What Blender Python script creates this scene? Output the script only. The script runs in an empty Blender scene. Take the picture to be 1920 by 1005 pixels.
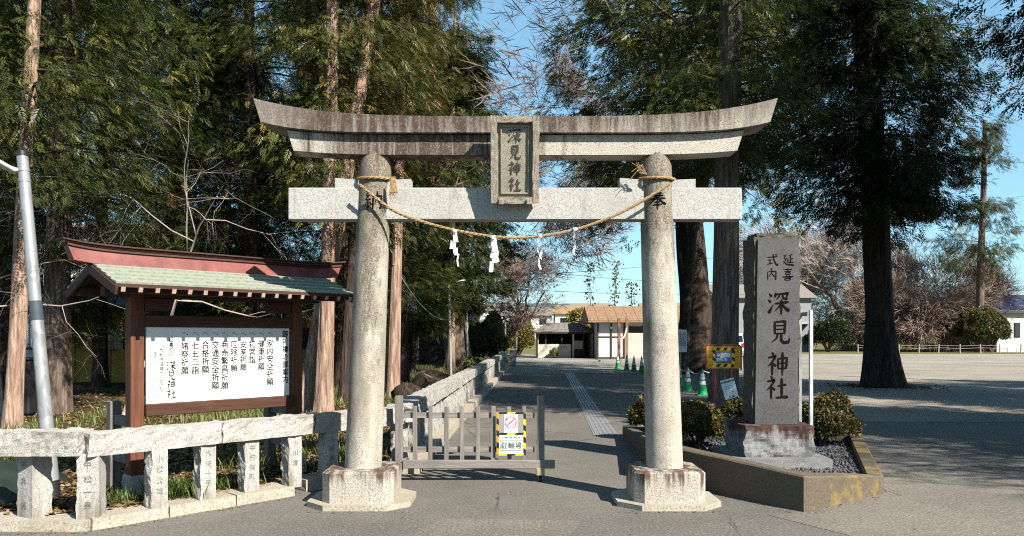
import bpy, math, random
import numpy as np
from mathutils import Vector, Matrix, noise

sc = bpy.context.scene
COL = sc.collection
R = math.radians

# ------------------------------------------------------------------ camera, sky, sun, exposure
FPX, CAMH, HORIZ = 1450.0, 1.6, 632.0
cd = bpy.data.cameras.new('camera')
cam = bpy.data.objects.new('camera', cd)
COL.objects.link(cam)
cam.location = (0, 0, CAMH)
cam.rotation_euler = (R(90), 0, 0)
cd.sensor_width = 36
cd.lens = 36 * FPX / 1920
cd.shift_y = (HORIZ - 502.5) / 1920
cd.clip_start = 0.05
cd.clip_end = 4000
sc.camera = cam

SUN_AZ = R(137)          # clockwise from +Y, towards the sun (behind the camera, to the right)
SUN_EL = R(38)
w = bpy.data.worlds.new('World')
sc.world = w
w.use_nodes = True
nt = w.node_tree
for n in list(nt.nodes):
    nt.nodes.remove(n)
sky = nt.nodes.new('ShaderNodeTexSky')
sky.sky_type = 'NISHITA'
sky.sun_disc = False
sky.sun_elevation = SUN_EL
sky.sun_rotation = SUN_AZ
sky.altitude = 60
sky.air_density = 1.0
sky.dust_density = 0.2
sky.ozone_density = 8.0
bg = nt.nodes.new('ShaderNodeBackground')
bg.inputs['Strength'].default_value = 0.067
wo = nt.nodes.new('ShaderNodeOutputWorld')
gam = nt.nodes.new('ShaderNodeGamma')          # evens out the zenith-to-horizon range, as in the photograph's clear sky
gam.inputs['Gamma'].default_value = 0.6
tin = nt.nodes.new('ShaderNodeMix')
tin.data_type = 'RGBA'
tin.blend_type = 'MULTIPLY'
tin.inputs[0].default_value = 1
tin.inputs[7].default_value = (1.66, 2.14, 2.08, 1)
nt.links.new(sky.outputs[0], gam.inputs[0])
nt.links.new(gam.outputs[0], tin.inputs[6])
nt.links.new(tin.outputs[2], bg.inputs[0])
nt.links.new(bg.outputs[0], wo.inputs[0])

sd = bpy.data.lights.new('sun', 'SUN')
sd.energy = 5.0
sd.angle = R(0.53)
sd.color = (1.0, 0.93, 0.82)
sun = bpy.data.objects.new('sun', sd)
COL.objects.link(sun)
SDIR = Vector((math.sin(SUN_AZ) * math.cos(SUN_EL), math.cos(SUN_AZ) * math.cos(SUN_EL), math.sin(SUN_EL)))
sun.rotation_euler = (-SDIR).to_track_quat('-Z', 'Y').to_euler()
sun.location = SDIR * 60

sc.view_settings.view_transform = 'Standard'
sc.view_settings.look = 'None'
sc.view_settings.gamma = 1
sc.view_settings.use_curve_mapping = False
sc.view_settings.exposure = 1.5
sc.cycles.use_denoising = False
sc.cycles.filter_width = 1.1
sc.cycles.max_bounces = 6
sc.cycles.diffuse_bounces = 3
sc.cycles.transparent_max_bounces = 4
sc.cycles.caustics_reflective = False
sc.cycles.caustics_refractive = False


# ------------------------------------------------------------------ helpers
def at(px, py, Y):
    """world point seen at photo position (px,py) when it stands Y metres away"""
    return Vector(((px - 960) / FPX * Y, Y, CAMH + (HORIZ - py) / FPX * Y))


def gp(px, py, z=0.0):
    """ground point (height z) under photo position"""
    Y = (CAMH - z) * FPX / (py - HORIZ)
    return Vector(((px - 960) / FPX * Y, Y, z))


ALB = 0.74       # all surface colours below were noted against a paler print; this brings them to real-world reflectances


class G:
    """tiny node-graph builder for one material"""
    def __init__(s, name):
        s.m = bpy.data.materials.new(name)
        s.m.use_nodes = True
        s.t = s.m.node_tree
        for n in list(s.t.nodes):
            s.t.nodes.remove(n)
        s.out = s.n('ShaderNodeOutputMaterial')
        s.tc = s.n('ShaderNodeTexCoord')
        s.obj = s.tc.outputs['Object']

    def n(s, typ, **kw):
        nd = s.t.nodes.new(typ)
        for k, v in kw.items():
            setattr(nd, k, v)
        return nd

    def put(s, sock, v):
        if hasattr(v, 'is_output') or hasattr(v, 'links'):
            s.t.links.new(v, sock)
        else:
            if sock.type == 'RGBA' and len(v) == 3:
                v = (*v, 1)
            sock.default_value = v

    def noise(s, scale, detail=4, rough=0.55, vec=None, dist=0.0):
        nd = s.n('ShaderNodeTexNoise')
        s.put(nd.inputs['Vector'], vec or s.obj)
        nd.inputs['Scale'].default_value = scale
        nd.inputs['Detail'].default_value = detail
        nd.inputs['Roughness'].default_value = rough
        nd.inputs['Distortion'].default_value = dist
        return nd.outputs['Fac']

    def voro(s, scale, feature='F1', vec=None, out='Distance'):
        nd = s.n('ShaderNodeTexVoronoi', feature=feature)
        s.put(nd.inputs['Vector'], vec or s.obj)
        nd.inputs['Scale'].default_value = scale
        return nd.outputs[out]

    def map(s, scale=(1, 1, 1), rot=(0, 0, 0), loc=(0, 0, 0), vec=None):
        nd = s.n('ShaderNodeMapping')
        s.put(nd.inputs['Vector'], vec or s.obj)
        nd.inputs['Scale'].default_value = scale
        nd.inputs['Rotation'].default_value = rot
        nd.inputs['Location'].default_value = loc
        return nd.outputs[0]

    def xyz(s, vec=None):
        nd = s.n('ShaderNodeSeparateXYZ')
        s.put(nd.inputs[0], vec or s.obj)
        return nd.outputs

    def ramp(s, fac, stops, interp='LINEAR'):
        nd = s.n('ShaderNodeValToRGB')
        nd.color_ramp.interpolation = interp
        e = nd.color_ramp.elements
        while len(e) < len(stops):
            e.new(0.5)
        for q, (p, c) in zip(e, stops):
            q.position = p
            q.color = (c, c, c, 1) if isinstance(c, (int, float)) else (*c, 1)
        s.put(nd.inputs[0], fac)
        return nd.outputs[0]

    def mix(s, fac, a, b, mode='MIX'):
        nd = s.n('ShaderNodeMix', data_type='RGBA', blend_type=mode)
        s.put(nd.inputs[0], fac)
        s.put(nd.inputs[6], a)
        s.put(nd.inputs[7], b)
        return nd.outputs[2]

    def math(s, op, a, b=0.0, clamp=False):
        nd = s.n('ShaderNodeMath', operation=op, use_clamp=clamp)
        s.put(nd.inputs[0], a)
        s.put(nd.inputs[1], b)
        return nd.outputs[0]

    def rng(s, v, a, b, c=0.0, d=1.0):
        nd = s.n('ShaderNodeMapRange')
        s.put(nd.inputs[0], v)
        for i, q in enumerate((a, b, c, d)):
            nd.inputs[i + 1].default_value = q
        return nd.outputs[0]

    def bump(s, h, strength=0.4, dist=0.01):
        nd = s.n('ShaderNodeBump')
        nd.inputs['Strength'].default_value = strength
        nd.inputs['Distance'].default_value = dist
        s.put(nd.inputs['Height'], h)
        return nd.outputs[0]

    def bsdf(s, color, rough=0.85, normal=None, metal=0.0, spec=0.3, **kw):
        nd = s.n('ShaderNodeBsdfPrincipled')
        s.put(nd.inputs['Base Color'], s.mix(1.0, color, (ALB, ALB, ALB), 'MULTIPLY'))
        s.put(nd.inputs['Roughness'], rough)
        s.put(nd.inputs['Metallic'], metal)
        nd.inputs['Specular IOR Level'].default_value = spec
        if normal is not None:
            s.put(nd.inputs['Normal'], normal)
        for k, v in kw.items():
            s.put(nd.inputs[k], v)
        s.t.links.new(nd.outputs[0], s.out.inputs[0])
        return s.m


def simple(name, col, rough=0.7, var=0.12, scale=8, metal=0.0, bump=0.0, spec=0.3):
    g = G(name)
    f = g.noise(scale, 5, 0.6)
    c = g.mix(g.rng(f, 0.3, 0.7), tuple(x * (1 - var) for x in col), tuple(min(1, x * (1 + var)) for x in col))
    nrm = g.bump(g.noise(scale * 8, 4), bump, 0.004) if bump else None
    return g.bsdf(c, rough, nrm, metal, spec)


def granite(name, light, dark, speck=70, amount=0.45, bump=0.25, tone=None, stain=None, dirt=0.35):
    """speckled stone; stain = callable(g) -> (mask socket, colour)"""
    g = G(name)
    sp = g.noise(speck, 2, 0.7)
    c = g.ramp(sp, [(0.30, dark), (0.44, tuple((a * .45 + b * .55) for a, b in zip(dark, light))), (0.56, light), (0.75, tuple(min(1, x * 1.12) for x in light))])
    sp2 = g.voro(speck * 0.55)
    c = g.mix(g.math('MULTIPLY', g.rng(sp2, 0.12, 0.28, 1, 0), amount), c, dark)
    big = g.noise(2.3, 5, 0.65)
    c = g.mix(g.math('MULTIPLY', g.rng(big, 0.42, 0.72), dirt), c, tone or tuple(x * 0.5 for x in light))
    if stain:
        for fn in (stain if isinstance(stain, (list, tuple)) else [stain]):
            m, col = fn(g)
            c = g.mix(m, c, col)
    h = g.math('ADD', g.math('MULTIPLY', sp, 0.5), g.noise(18, 5, 0.6))
    return g.bsdf(c, 0.88, g.bump(h, bump, 0.006), 0, 0.2)


# ---- mesh building
class MB:
    def __init__(s):
        s.v, s.f, s.k = [], [], 0

    def add(s, vs, fs):
        o = s.k
        s.v.extend(tuple(p) for p in vs)
        s.f.extend(tuple(i + o for i in f) for f in fs)
        s.k += len(vs)
        return s

    def box(s, c, size, M=None, ch=0.0):
        hx, hy, hz = size[0] / 2, size[1] / 2, size[2] / 2
        c = Vector(c)
        if ch <= 0:
            vs = [Vector((x * hx, y * hy, z * hz)) for x in (-1, 1) for y in (-1, 1) for z in (-1, 1)]
            fs = [(0, 1, 3, 2), (4, 6, 7, 5), (0, 4, 5, 1), (2, 3, 7, 6), (0, 2, 6, 4), (1, 5, 7, 3)]
        else:
            ch = min(ch, hx * .8, hy * .8, hz * .8)
            vs, idx = [], {}
            for x in (-1, 1):
                for y in (-1, 1):
                    for z in (-1, 1):
                        for a in range(3):
                            d = [ch, ch, ch]
                            d[a] = 0
                            idx[(x, y, z, a)] = len(vs)
                            vs.append(Vector((x * (hx - d[0]), y * (hy - d[1]), z * (hz - d[2]))))
            fs = []
            S = (-1, 1)
            for a in range(3):
                b, e = (a + 1) % 3, (a + 2) % 3
                for sg in S:
                    q = []
                    for (p, r) in ((-1, -1), (1, -1), (1, 1), (-1, 1)):
                        k = [0, 0, 0]
                        k[a], k[b], k[e] = sg, p, r
                        q.append(idx[(*k, a)])
                    fs.append(tuple(q) if sg > 0 else tuple(reversed(q)))
            for a in range(3):          # edges along axis a
                b, e = (a + 1) % 3, (a + 2) % 3
                for p in S:
                    for r in S:
                        k0, k1 = [0, 0, 0], [0, 0, 0]
                        k0[a], k0[b], k0[e] = -1, p, r
                        k1[a], k1[b], k1[e] = 1, p, r
                        q = (idx[(*k0, b)], idx[(*k1, b)], idx[(*k1, e)], idx[(*k0, e)])
                        fs.append(q if p * r < 0 else tuple(reversed(q)))
            for x in S:
                for y in S:
                    for z in S:
                        q = tuple(idx[(x, y, z, a)] for a in range(3))
                        fs.append(q if x * y * z > 0 else tuple(reversed(q)))
        if M is not None:
            vs = [M @ v for v in vs]
        return s.add([v + c for v in vs], fs)

    def beam(s, p0, p1, w, h, up=(0, 0, 1), ch=0.0):
        p0, p1 = Vector(p0), Vector(p1)
        x = (p1 - p0)
        L = x.length
        x.normalize()
        y = Vector(up).cross(x)
        y.normalize()
        z = x.cross(y)
        M = Matrix((x, y, z)).transposed()
        return s.box((p0 + p1) / 2, (L, w, h), M, ch)

    def tube(s, pts, rad, seg=8, cap=True, ridge=None):
        pts = [Vector(p) for p in pts]
        n = len(pts)
        if not hasattr(rad, '__len__'):
            rad = [rad] * n
        vs = []
        d0 = (pts[1] - pts[0]).normalized()
        a = Vector((0, 1, 0)) if abs(d0.y) < 0.8 else Vector((1, 0, 0))
        u = a.cross(d0).normalized()
        for i, p in enumerate(pts):
            d = (pts[min(i + 1, n - 1)] - pts[max(i - 1, 0)])
            d = d.normalized() if d.length > 1e-9 else d0
            u = (u - d * u.dot(d))
            u = u.normalized() if u.length > 1e-6 else Vector((0, 0, 1)).cross(d).normalized()
            v = d.cross(u)
            for k in range(seg):
                th = 2 * math.pi * k / seg
                r = rad[i] * (ridge(th, p, i) if ridge else 1)
                vs.append(p + (u * math.cos(th) + v * math.sin(th)) * r)
        fs = []
        for i in range(n - 1):
            for k in range(seg):
                k2 = (k + 1) % seg
                fs.append((i * seg + k, i * seg + k2, (i + 1) * seg + k2, (i + 1) * seg + k))
        if cap:
            fs.append(tuple(reversed(range(seg))))
            fs.append(tuple(range((n - 1) * seg, n * seg)))
        return s.add(vs, fs)

    def prism(s, poly, z0, z1):
        """poly anticlockwise; z0/z1 numbers or per-corner lists"""
        n = len(poly)
        z0 = z0 if hasattr(z0, '__len__') else [z0] * n
        z1 = z1 if hasattr(z1, '__len__') else [z1] * n
        vs = [(p[0], p[1], z0[i]) for i, p in enumerate(poly)] + [(p[0], p[1], z1[i]) for i, p in enumerate(poly)]
        fs = [tuple(reversed(range(n))), tuple(range(n, 2 * n))]
        fs += [(i, (i + 1) % n, n + (i + 1) % n, n + i) for i in range(n)]
        return s.add(vs, fs)

    def loft(s, rings, cap=True):
        m = len(rings[0])
        vs = [p for r in rings for p in r]
        fs = []
        for i in range(len(rings) - 1):
            for k in range(m):
                k2 = (k + 1) % m
                fs.append((i * m + k, i * m + k2, (i + 1) * m + k2, (i + 1) * m + k))
        if cap:
            fs.append(tuple(reversed(range(m))))
            fs.append(tuple(range((len(rings) - 1) * m, len(rings) * m)))
        return s.add(vs, fs)

    def quad(s, a, b, c, d):
        return s.add([a, b, c, d], [(0, 1, 2, 3)])

    def rough_box(s, c, size, div, amp, freq, seed, M=None, flat=(), skew=None):
        """box with every face gridded and pushed about like split stone; flat = set of faces '+x' ... left smooth"""
        nx, ny, nz = div
        idx, vs, fs = {}, [], []
        c = Vector(c)

        def vert(i, j, k):
            key = (i, j, k)
            if key in idx:
                return idx[key]
            p = Vector(((i / nx - .5) * size[0], (j / ny - .5) * size[1], (k / nz - .5) * size[2]))
            q = p * freq + Vector((seed * 7.3, seed * 3.1, seed * 1.7))
            off = Vector((0, 0, 0))
            for ax, (lo, hi, nm) in enumerate(((i == 0, i == nx, 'x'), (j == 0, j == ny, 'y'), (k == 0, k == nz, 'z'))):
                for cond, sg in ((lo, -1), (hi, 1)):
                    if cond:
                        a = amp * (0.12 if (('+' if sg > 0 else '-') + nm) in flat else 1)
                        off[ax] += sg * a * (noise.noise(q + Vector((ax * 11.0, 0, 0))) * 0.8 + noise.noise(q * 2.7 + Vector((0, ax * 9.0, 0))) * 0.6 - 0.15)
            p = p + off
            if skew:
                p = skew(p)
            if M is not None:
                p = M @ p
            idx[key] = len(vs)
            vs.append(p + c)
            return idx[key]
        for j in range(ny):
            for k in range(nz):
                fs.append((vert(0, j, k), vert(0, j, k + 1), vert(0, j + 1, k + 1), vert(0, j + 1, k)))
                fs.append((vert(nx, j, k), vert(nx, j + 1, k), vert(nx, j + 1, k + 1), vert(nx, j, k + 1)))
        for i in range(nx):
            for k in range(nz):
                fs.append((vert(i, 0, k), vert(i + 1, 0, k), vert(i + 1, 0, k + 1), vert(i, 0, k + 1)))
                fs.append((vert(i, ny, k), vert(i, ny, k + 1), vert(i + 1, ny, k + 1), vert(i + 1, ny, k)))
        for i in range(nx):
            for j in range(ny):
                fs.append((vert(i, j, 0), vert(i, j + 1, 0), vert(i + 1, j + 1, 0), vert(i + 1, j, 0)))
                fs.append((vert(i, j, nz), vert(i + 1, j, nz), vert(i + 1, j + 1, nz), vert(i, j + 1, nz)))
        return s.add(vs, fs)

    def build(s, name, mat, parent=None, smooth=False, loc=None):
        me = bpy.data.meshes.new(name)
        me.from_pydata(s.v, [], s.f)
        if smooth:
            me.polygons.foreach_set('use_smooth', [True] * len(me.polygons))
            try:
                me.set_sharp_from_angle(angle=R(50))
            except Exception:
                pass
        me.materials.append(mat)
        o = bpy.data.objects.new(name, me)
        COL.objects.link(o)
        if parent is not None:
            o.parent = parent
        if loc is not None:
            o.location = loc
        return o


def tag(o, label=None, cat=None, group=None, kind=None):
    if label:
        o['label'] = label
    if cat:
        o['category'] = cat
    if group:
        o['group'] = group
    if kind:
        o['kind'] = kind
    return o


def thing(name, label, cat, loc=(0, 0, 0), rz=0.0, group=None):
    o = bpy.data.objects.new(name, None)
    COL.objects.link(o)
    o.empty_display_size = 0.1
    o.location = loc
    o.rotation_euler = (0, 0, rz)
    return tag(o, label, cat, group)


def copy_tree(o, parent=None):
    c = o.copy()
    COL.objects.link(c)
    c.parent = parent
    for ch in o.children:
        copy_tree(ch, c)
    return c


def frame3(r, u):
    r, u = Vector(r).normalized(), Vector(u).normalized()
    n = r.cross(u).normalized()
    return Matrix((r, u, n)).transposed()


def text_obj(name, body, size, org, r, u, mat, parent, bold=0.0, line=1.0, sx=1.0, align='CENTER', lift=0.0):
    """flat lettering as a mesh: r / u are the reading and up directions, org the middle of the block"""
    cu = bpy.data.curves.new('lettering', 'FONT')
    cu.body = body
    cu.size = size
    cu.space_line = line
    cu.bevel_depth = bold * size
    cu.bevel_resolution = 0
    cu.resolution_u = 2
    cu.align_x = align
    ob = bpy.data.objects.new('lettering', cu)
    COL.objects.link(ob)
    me = bpy.data.meshes.new_from_object(ob)
    bpy.data.objects.remove(ob)
    bpy.data.curves.remove(cu)
    a = np.empty(len(me.vertices) * 3, np.float32)
    me.vertices.foreach_get('co', a)
    a = a.reshape(-1, 3)
    mid = (a.min(0) + a.max(0)) / 2
    a[:, :2] -= mid[:2]
    if align == 'LEFT':
        a[:, 0] += mid[0]
    a[:, 0] *= sx
    M = np.array(frame3(r, u))
    b = a @ M.T + np.array(org, dtype=np.float32)
    n = M[:, 2]
    b += n * lift
    me.vertices.foreach_set('co', b.astype(np.float32).ravel())
    me.name = name
    me.materials.clear()
    me.materials.append(mat)
    o = bpy.data.objects.new(name, me)
    COL.objects.link(o)
    o.parent = parent
    return o


# ---- brush-written characters: strokes on a 100 x 100 square, y down, (x, y, width)
_SHI = [[(22, 3, 5), (31, 13, 12)], [(6, 25, 6), (22, 22, 8), (39, 18, 10), (33, 30, 9), (20, 47, 7), (4, 62, 2)], [(24, 42, 9), (24, 70, 9), (24, 97, 6)], [(27, 46, 4), (41, 60, 11)]]
BR = {
    '深': [[(8, 12, 4), (21, 25, 12)], [(3, 37, 4), (17, 48, 12)], [(6, 92, 13), (14, 78, 9), (27, 56, 2)],
           [(37, 9, 7), (34, 28, 9)], [(36, 16, 6), (60, 14, 7), (91, 11, 10), (83, 28, 3)], [(55, 20, 8), (40, 38, 3)], [(67, 18, 7), (70, 31, 8), (85, 34, 8), (86, 27, 3)],
           [(32, 53, 6), (60, 50, 7), (93, 46, 10)], [(62, 36, 9), (62, 70, 9), (61, 98, 5)], [(60, 53, 7), (50, 68, 6), (32, 84, 2)], [(64, 53, 4), (78, 70, 9), (97, 83, 13)]],
    '見': [[(28, 7, 9), (29, 60, 9)], [(28, 10, 6), (55, 8, 7), (73, 7, 10), (71, 60, 9)], [(31, 25, 5), (69, 24, 5)], [(31, 40, 5), (69, 39, 5)], [(29, 57, 6), (70, 56, 6)],
           [(42, 58, 8), (36, 76, 7), (12, 95, 2)], [(57, 58, 9), (56, 84, 10), (66, 93, 11), (88, 91, 11), (94, 72, 2)]],
    '神': _SHI + [[(49, 27, 8), (51, 71, 8)], [(49, 29, 6), (88, 25, 10), (85, 70, 8)], [(52, 48, 5), (85, 46, 5)], [(51, 69, 6), (85, 67, 6)], [(69, 2, 10), (69, 60, 9), (68, 99, 4)]],
    '社': _SHI + [[(52, 43, 6), (72, 40, 7), (91, 37, 9)], [(70, 10, 11), (70, 88, 9)], [(44, 91, 7), (70, 88, 8), (98, 87, 12)]],
    '延': [[(8, 20, 6), (30, 17, 9), (15, 42, 5), (33, 43, 8), (24, 62, 6), (5, 88, 2)], [(10, 58, 4), (34, 84, 9), (60, 90, 11), (98, 92, 13)],
           [(86, 6, 9), (50, 20, 3)], [(68, 15, 9), (68, 70, 8)], [(68, 43, 6), (91, 40, 8)], [(47, 38, 8), (48, 70, 7)], [(42, 72, 6), (95, 69, 9)]],
    '喜': [[(14, 15, 6), (86, 12, 9)], [(50, 0, 8), (50, 28, 7)], [(24, 29, 6), (77, 27, 8)], [(31, 38, 6), (33, 54, 6)], [(31, 39, 5), (69, 37, 8), (67, 54, 6)], [(33, 52, 5), (67, 51, 5)],
           [(36, 57, 4), (41, 67, 8)], [(65, 56, 7), (58, 67, 3)], [(4, 72, 7), (50, 69, 7), (97, 68, 10)], [(27, 80, 7), (30, 99, 7)], [(28, 81, 5), (73, 79, 9), (70, 98, 7)], [(30, 96, 5), (70, 95, 5)]],
    '式': [[(6, 32, 7), (50, 28, 7), (92, 23, 10)], [(12, 53, 6), (50, 50, 7)], [(31, 53, 7), (31, 80, 7)], [(8, 86, 6), (54, 75, 9)], [(57, 4, 9), (63, 50, 9), (78, 82, 10), (95, 94, 11), (97, 74, 2)], [(75, 4, 4), (87, 16, 11)]],
    '内': [[(17, 29, 8), (17, 97, 7)], [(18, 31, 6), (85, 28, 10), (83, 92, 9), (72, 84, 3)], [(50, 3, 9), (48, 42, 8), (25, 73, 2)], [(50, 44, 4), (74, 70, 11)]],
    '奉': [[(24, 15, 6), (77, 12, 8)], [(18, 28, 6), (83, 25, 8)], [(6, 43, 7), (94, 39, 10)], [(48, 0, 9), (44, 38, 8), (4, 74, 2)], [(54, 40, 5), (76, 60, 9), (97, 70, 13)], [(33, 60, 5), (67, 58, 7)], [(26, 74, 6), (74, 71, 8)], [(50, 48, 8), (50, 99, 6)]],
    '納': [[(27, 2, 8), (9, 23, 4), (29, 27, 7)], [(35, 15, 8), (6, 47, 4), (38, 44, 7)], [(22, 46, 8), (22, 97, 6)], [(13, 57, 7), (4, 82, 2)], [(31, 56, 4), (40, 76, 10)],
           [(49, 27, 8), (49, 97, 7)], [(50, 29, 6), (93, 26, 10), (91, 92, 9), (81, 85, 3)], [(71, 4, 9), (69, 42, 8), (55, 68, 2)], [(71, 44, 4), (87, 66, 11)]],
}


def brush(name, chars, mat, parent, place, size, r, u, fat=1.0, wide=1.0, conform=None):
    """chars written with a brush; place = list of centres; each stroke a hair above the one before"""
    r, u = Vector(r).normalized(), Vector(u).normalized()
    n = r.cross(u)
    out = []
    for ch, c in zip(chars, place):
        mb = MB()
        for si, st in enumerate(BR[ch]):
            pts = []
            for q in range(len(st) - 1):
                a, b = st[q], st[q + 1]
                m = 4
                for t in range(m):
                    f = t / m
                    pts.append([a[i] + (b[i] - a[i]) * f for i in range(3)])
            pts.append(list(st[-1]))
            L, Rr = [], []
            for i, p in enumerate(pts):
                a, b = pts[max(i - 1, 0)], pts[min(i + 1, len(pts) - 1)]
                dx, dy = b[0] - a[0], b[1] - a[1]
                l = math.hypot(dx, dy) or 1
                e = 1.0 if i not in (0, len(pts) - 1) else 0.55
                hw = p[2] * 0.5 * fat * e
                L.append((p[0] - dy / l * hw, p[1] + dx / l * hw))
                Rr.append((p[0] + dy / l * hw, p[1] - dx / l * hw))

            def W(p):
                k = Vector(c) + r * ((p[0] - 50) / 100 * size * wide) + u * ((50 - p[1]) / 100 * size) + n * (0.0015 + 0.00025 * si)
                return conform(k) if conform else k
            vs = [W(p) for p in L] + [W(p) for p in Rr]
            m = len(L)
            mb.add(vs, [(i, m + i, m + i + 1, i + 1) for i in range(m - 1)])
        out.append(mb.build(name, mat, parent))
    return out


# ---- scattered leaf meshes
def scatter_mesh(name, P, X, Z, S, tint, tmpl, mat):
    """tmpl (v,3),(quads); X, Z axis arrays; one mesh with a per-vertex 'tint'"""
    tv, tf = tmpl
    X = X / (np.linalg.norm(X, axis=1, keepdims=True) + 1e-9)
    Y = np.cross(Z, X)
    Y = Y / (np.linalg.norm(Y, axis=1, keepdims=True) + 1e-9)
    Z = np.cross(X, Y)
    V = P[:, None, :] + S[:, None, None] * (tv[None, :, 0:1] * X[:, None, :] + tv[None, :, 1:2] * Y[:, None, :] + tv[None, :, 2:3] * Z[:, None, :])
    n, m = len(P), len(tv)
    F = (tf[None] + (np.arange(n) * m)[:, None, None]).reshape(-1, tf.shape[1])
    me = bpy.data.meshes.new(name)
    me.vertices.add(n * m)
    me.vertices.foreach_set('co', V.astype(np.float32).ravel())
    k = tf.shape[1]
    me.loops.add(F.size)
    me.loops.foreach_set('vertex_index', F.astype(np.int32).ravel())
    me.polygons.add(len(F))
    me.polygons.foreach_set('loop_start', np.arange(len(F), dtype=np.int32) * k)
    at_ = me.attributes.new('tint', 'FLOAT', 'POINT')
    at_.data.foreach_set('value', np.repeat(tint, m).astype(np.float32))
    me.materials.append(mat)
    me.update(calc_edges=True)
    return me


def put_mesh(name, me, parent=None):
    o = bpy.data.objects.new(name, me)
    COL.objects.link(o)
    if parent is not None:
        o.parent = parent
    return o


# ------------------------------------------------------------------ materials
def m_asphalt():
    g = G('asphalt')
    f = g.noise(42, 5, 0.85)
    big = g.noise(0.35, 5, 0.6)
    mid = g.noise(2.2, 5, 0.65)
    c = g.mix(g.rng(big, 0.38, 0.62), (0.108, 0.099, 0.087), (0.165, 0.150, 0.130))
    c = g.mix(g.math('MULTIPLY', g.rng(mid, 0.45, 0.75), 0.4), c, (0.078, 0.072, 0.064))
    c = g.mix(g.math('MULTIPLY', g.rng(g.noise(0.9, 6, 0.75, g.map((1, 0.35, 1))), 0.56, 0.66), 0.35), c, (0.20, 0.185, 0.16))
    c = g.mix(g.math('MULTIPLY', g.rng(f, 0.53, 0.66), 0.75), c, (0.36, 0.335, 0.29))
    c = g.mix(g.math('MULTIPLY', g.rng(f, 0.47, 0.35), 0.8), c, (0.028, 0.026, 0.024))
    cr = g.voro(0.42, 'DISTANCE_TO_EDGE', g.map((1, 0.7, 1)))
    wob = g.math('ADD', cr, g.math('MULTIPLY', g.math('SUBTRACT', g.noise(5, 4), 0.5), 0.05))
    crk = g.math('MULTIPLY', g.rng(g.math('ABSOLUTE', wob), 0.0, 0.006, 1, 0), g.rng(g.noise(0.5, 2), 0.48, 0.56))
    c = g.mix(g.math('MULTIPLY', crk, 0.85), c, (0.03, 0.029, 0.028))
    return g.bsdf(c, 0.9, g.bump(f, 0.5, 0.006), 0, 0.25)


def m_gravel(name, a, b):
    g = G(name)
    f = g.noise(38, 4, 0.75)
    big = g.noise(0.25, 5, 0.6)
    c = g.mix(g.rng(big, 0.35, 0.65), a, b)
    c = g.mix(g.rng(f, 0.55, 0.72), c, tuple(min(1, x * 1.55) for x in b))
    c = g.mix(g.rng(f, 0.45, 0.3), c, tuple(x * 0.45 for x in a))
    c = g.mix(g.math('MULTIPLY', g.rng(g.noise(1.1, 5, 0.7), 0.55, 0.8), 0.4), c, (0.10, 0.10, 0.05))
    return g.bsdf(c, 0.95, g.bump(f, 0.8, 0.02), 0, 0.15)


def m_soil():
    g = G('woodland_soil')
    f = g.noise(26, 5, 0.75)
    c = g.ramp(f, [(0.3, (0.018, 0.013, 0.009)), (0.5, (0.06, 0.038, 0.02)), (0.64, (0.14, 0.08, 0.035)), (0.8, (0.24, 0.155, 0.07))])
    gr = g.rng(g.noise(0.55, 5, 0.65), 0.5, 0.62)
    c = g.mix(g.math('MULTIPLY', gr, 0.75), c, g.ramp(g.noise(40, 3), [(0.3, (0.02, 0.035, 0.008)), (0.7, (0.13, 0.15, 0.035))]))
    return g.bsdf(c, 0.95, g.bump(f, 0.9, 0.03), 0, 0.1)


def m_grass_ground():
    g = G('verge_grass')
    c = g.ramp(g.noise(9, 5, 0.7), [(0.3, (0.07, 0.075, 0.022)), (0.55, (0.16, 0.15, 0.05)), (0.75, (0.26, 0.22, 0.09))])
    return g.bsdf(c, 0.95, g.bump(g.noise(60, 3), 0.8, 0.03), 0, 0.1)


def m_leaf(name, stops, trans=0.28):
    g = G(name)
    a = g.n('ShaderNodeAttribute', attribute_name='tint')
    f = g.math('ADD', a.outputs['Fac'], g.math('MULTIPLY', g.math('SUBTRACT', g.noise(1.4, 3), 0.5), 0.35), True)
    c = g.ramp(f, stops)
    d = g.n('ShaderNodeBsdfDiffuse')
    t = g.n('ShaderNodeBsdfTranslucent')
    gl = g.n('ShaderNodeBsdfGlossy')
    gl.inputs['Roughness'].default_value = 0.45
    gl.inputs['Color'].default_value = (0.5, 0.5, 0.5, 1)
    c = g.mix(1.0, c, (0.68, 0.70, 0.68), 'MULTIPLY')
    g.put(d.inputs['Color'], c)
    g.put(t.inputs['Color'], g.mix(0.5, c, (0.10, 0.12, 0.015)))
    mx = g.n('ShaderNodeMixShader')
    mx.inputs[0].default_value = trans
    g.t.links.new(d.outputs[0], mx.inputs[1])
    g.t.links.new(t.outputs[0], mx.inputs[2])
    m2 = g.n('ShaderNodeMixShader')
    m2.inputs[0].default_value = 0.035
    g.t.links.new(mx.outputs[0], m2.inputs[1])
    g.t.links.new(gl.outputs[0], m2.inputs[2])
    g.t.links.new(m2.outputs[0], g.out.inputs[0])
    return g.m


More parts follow.
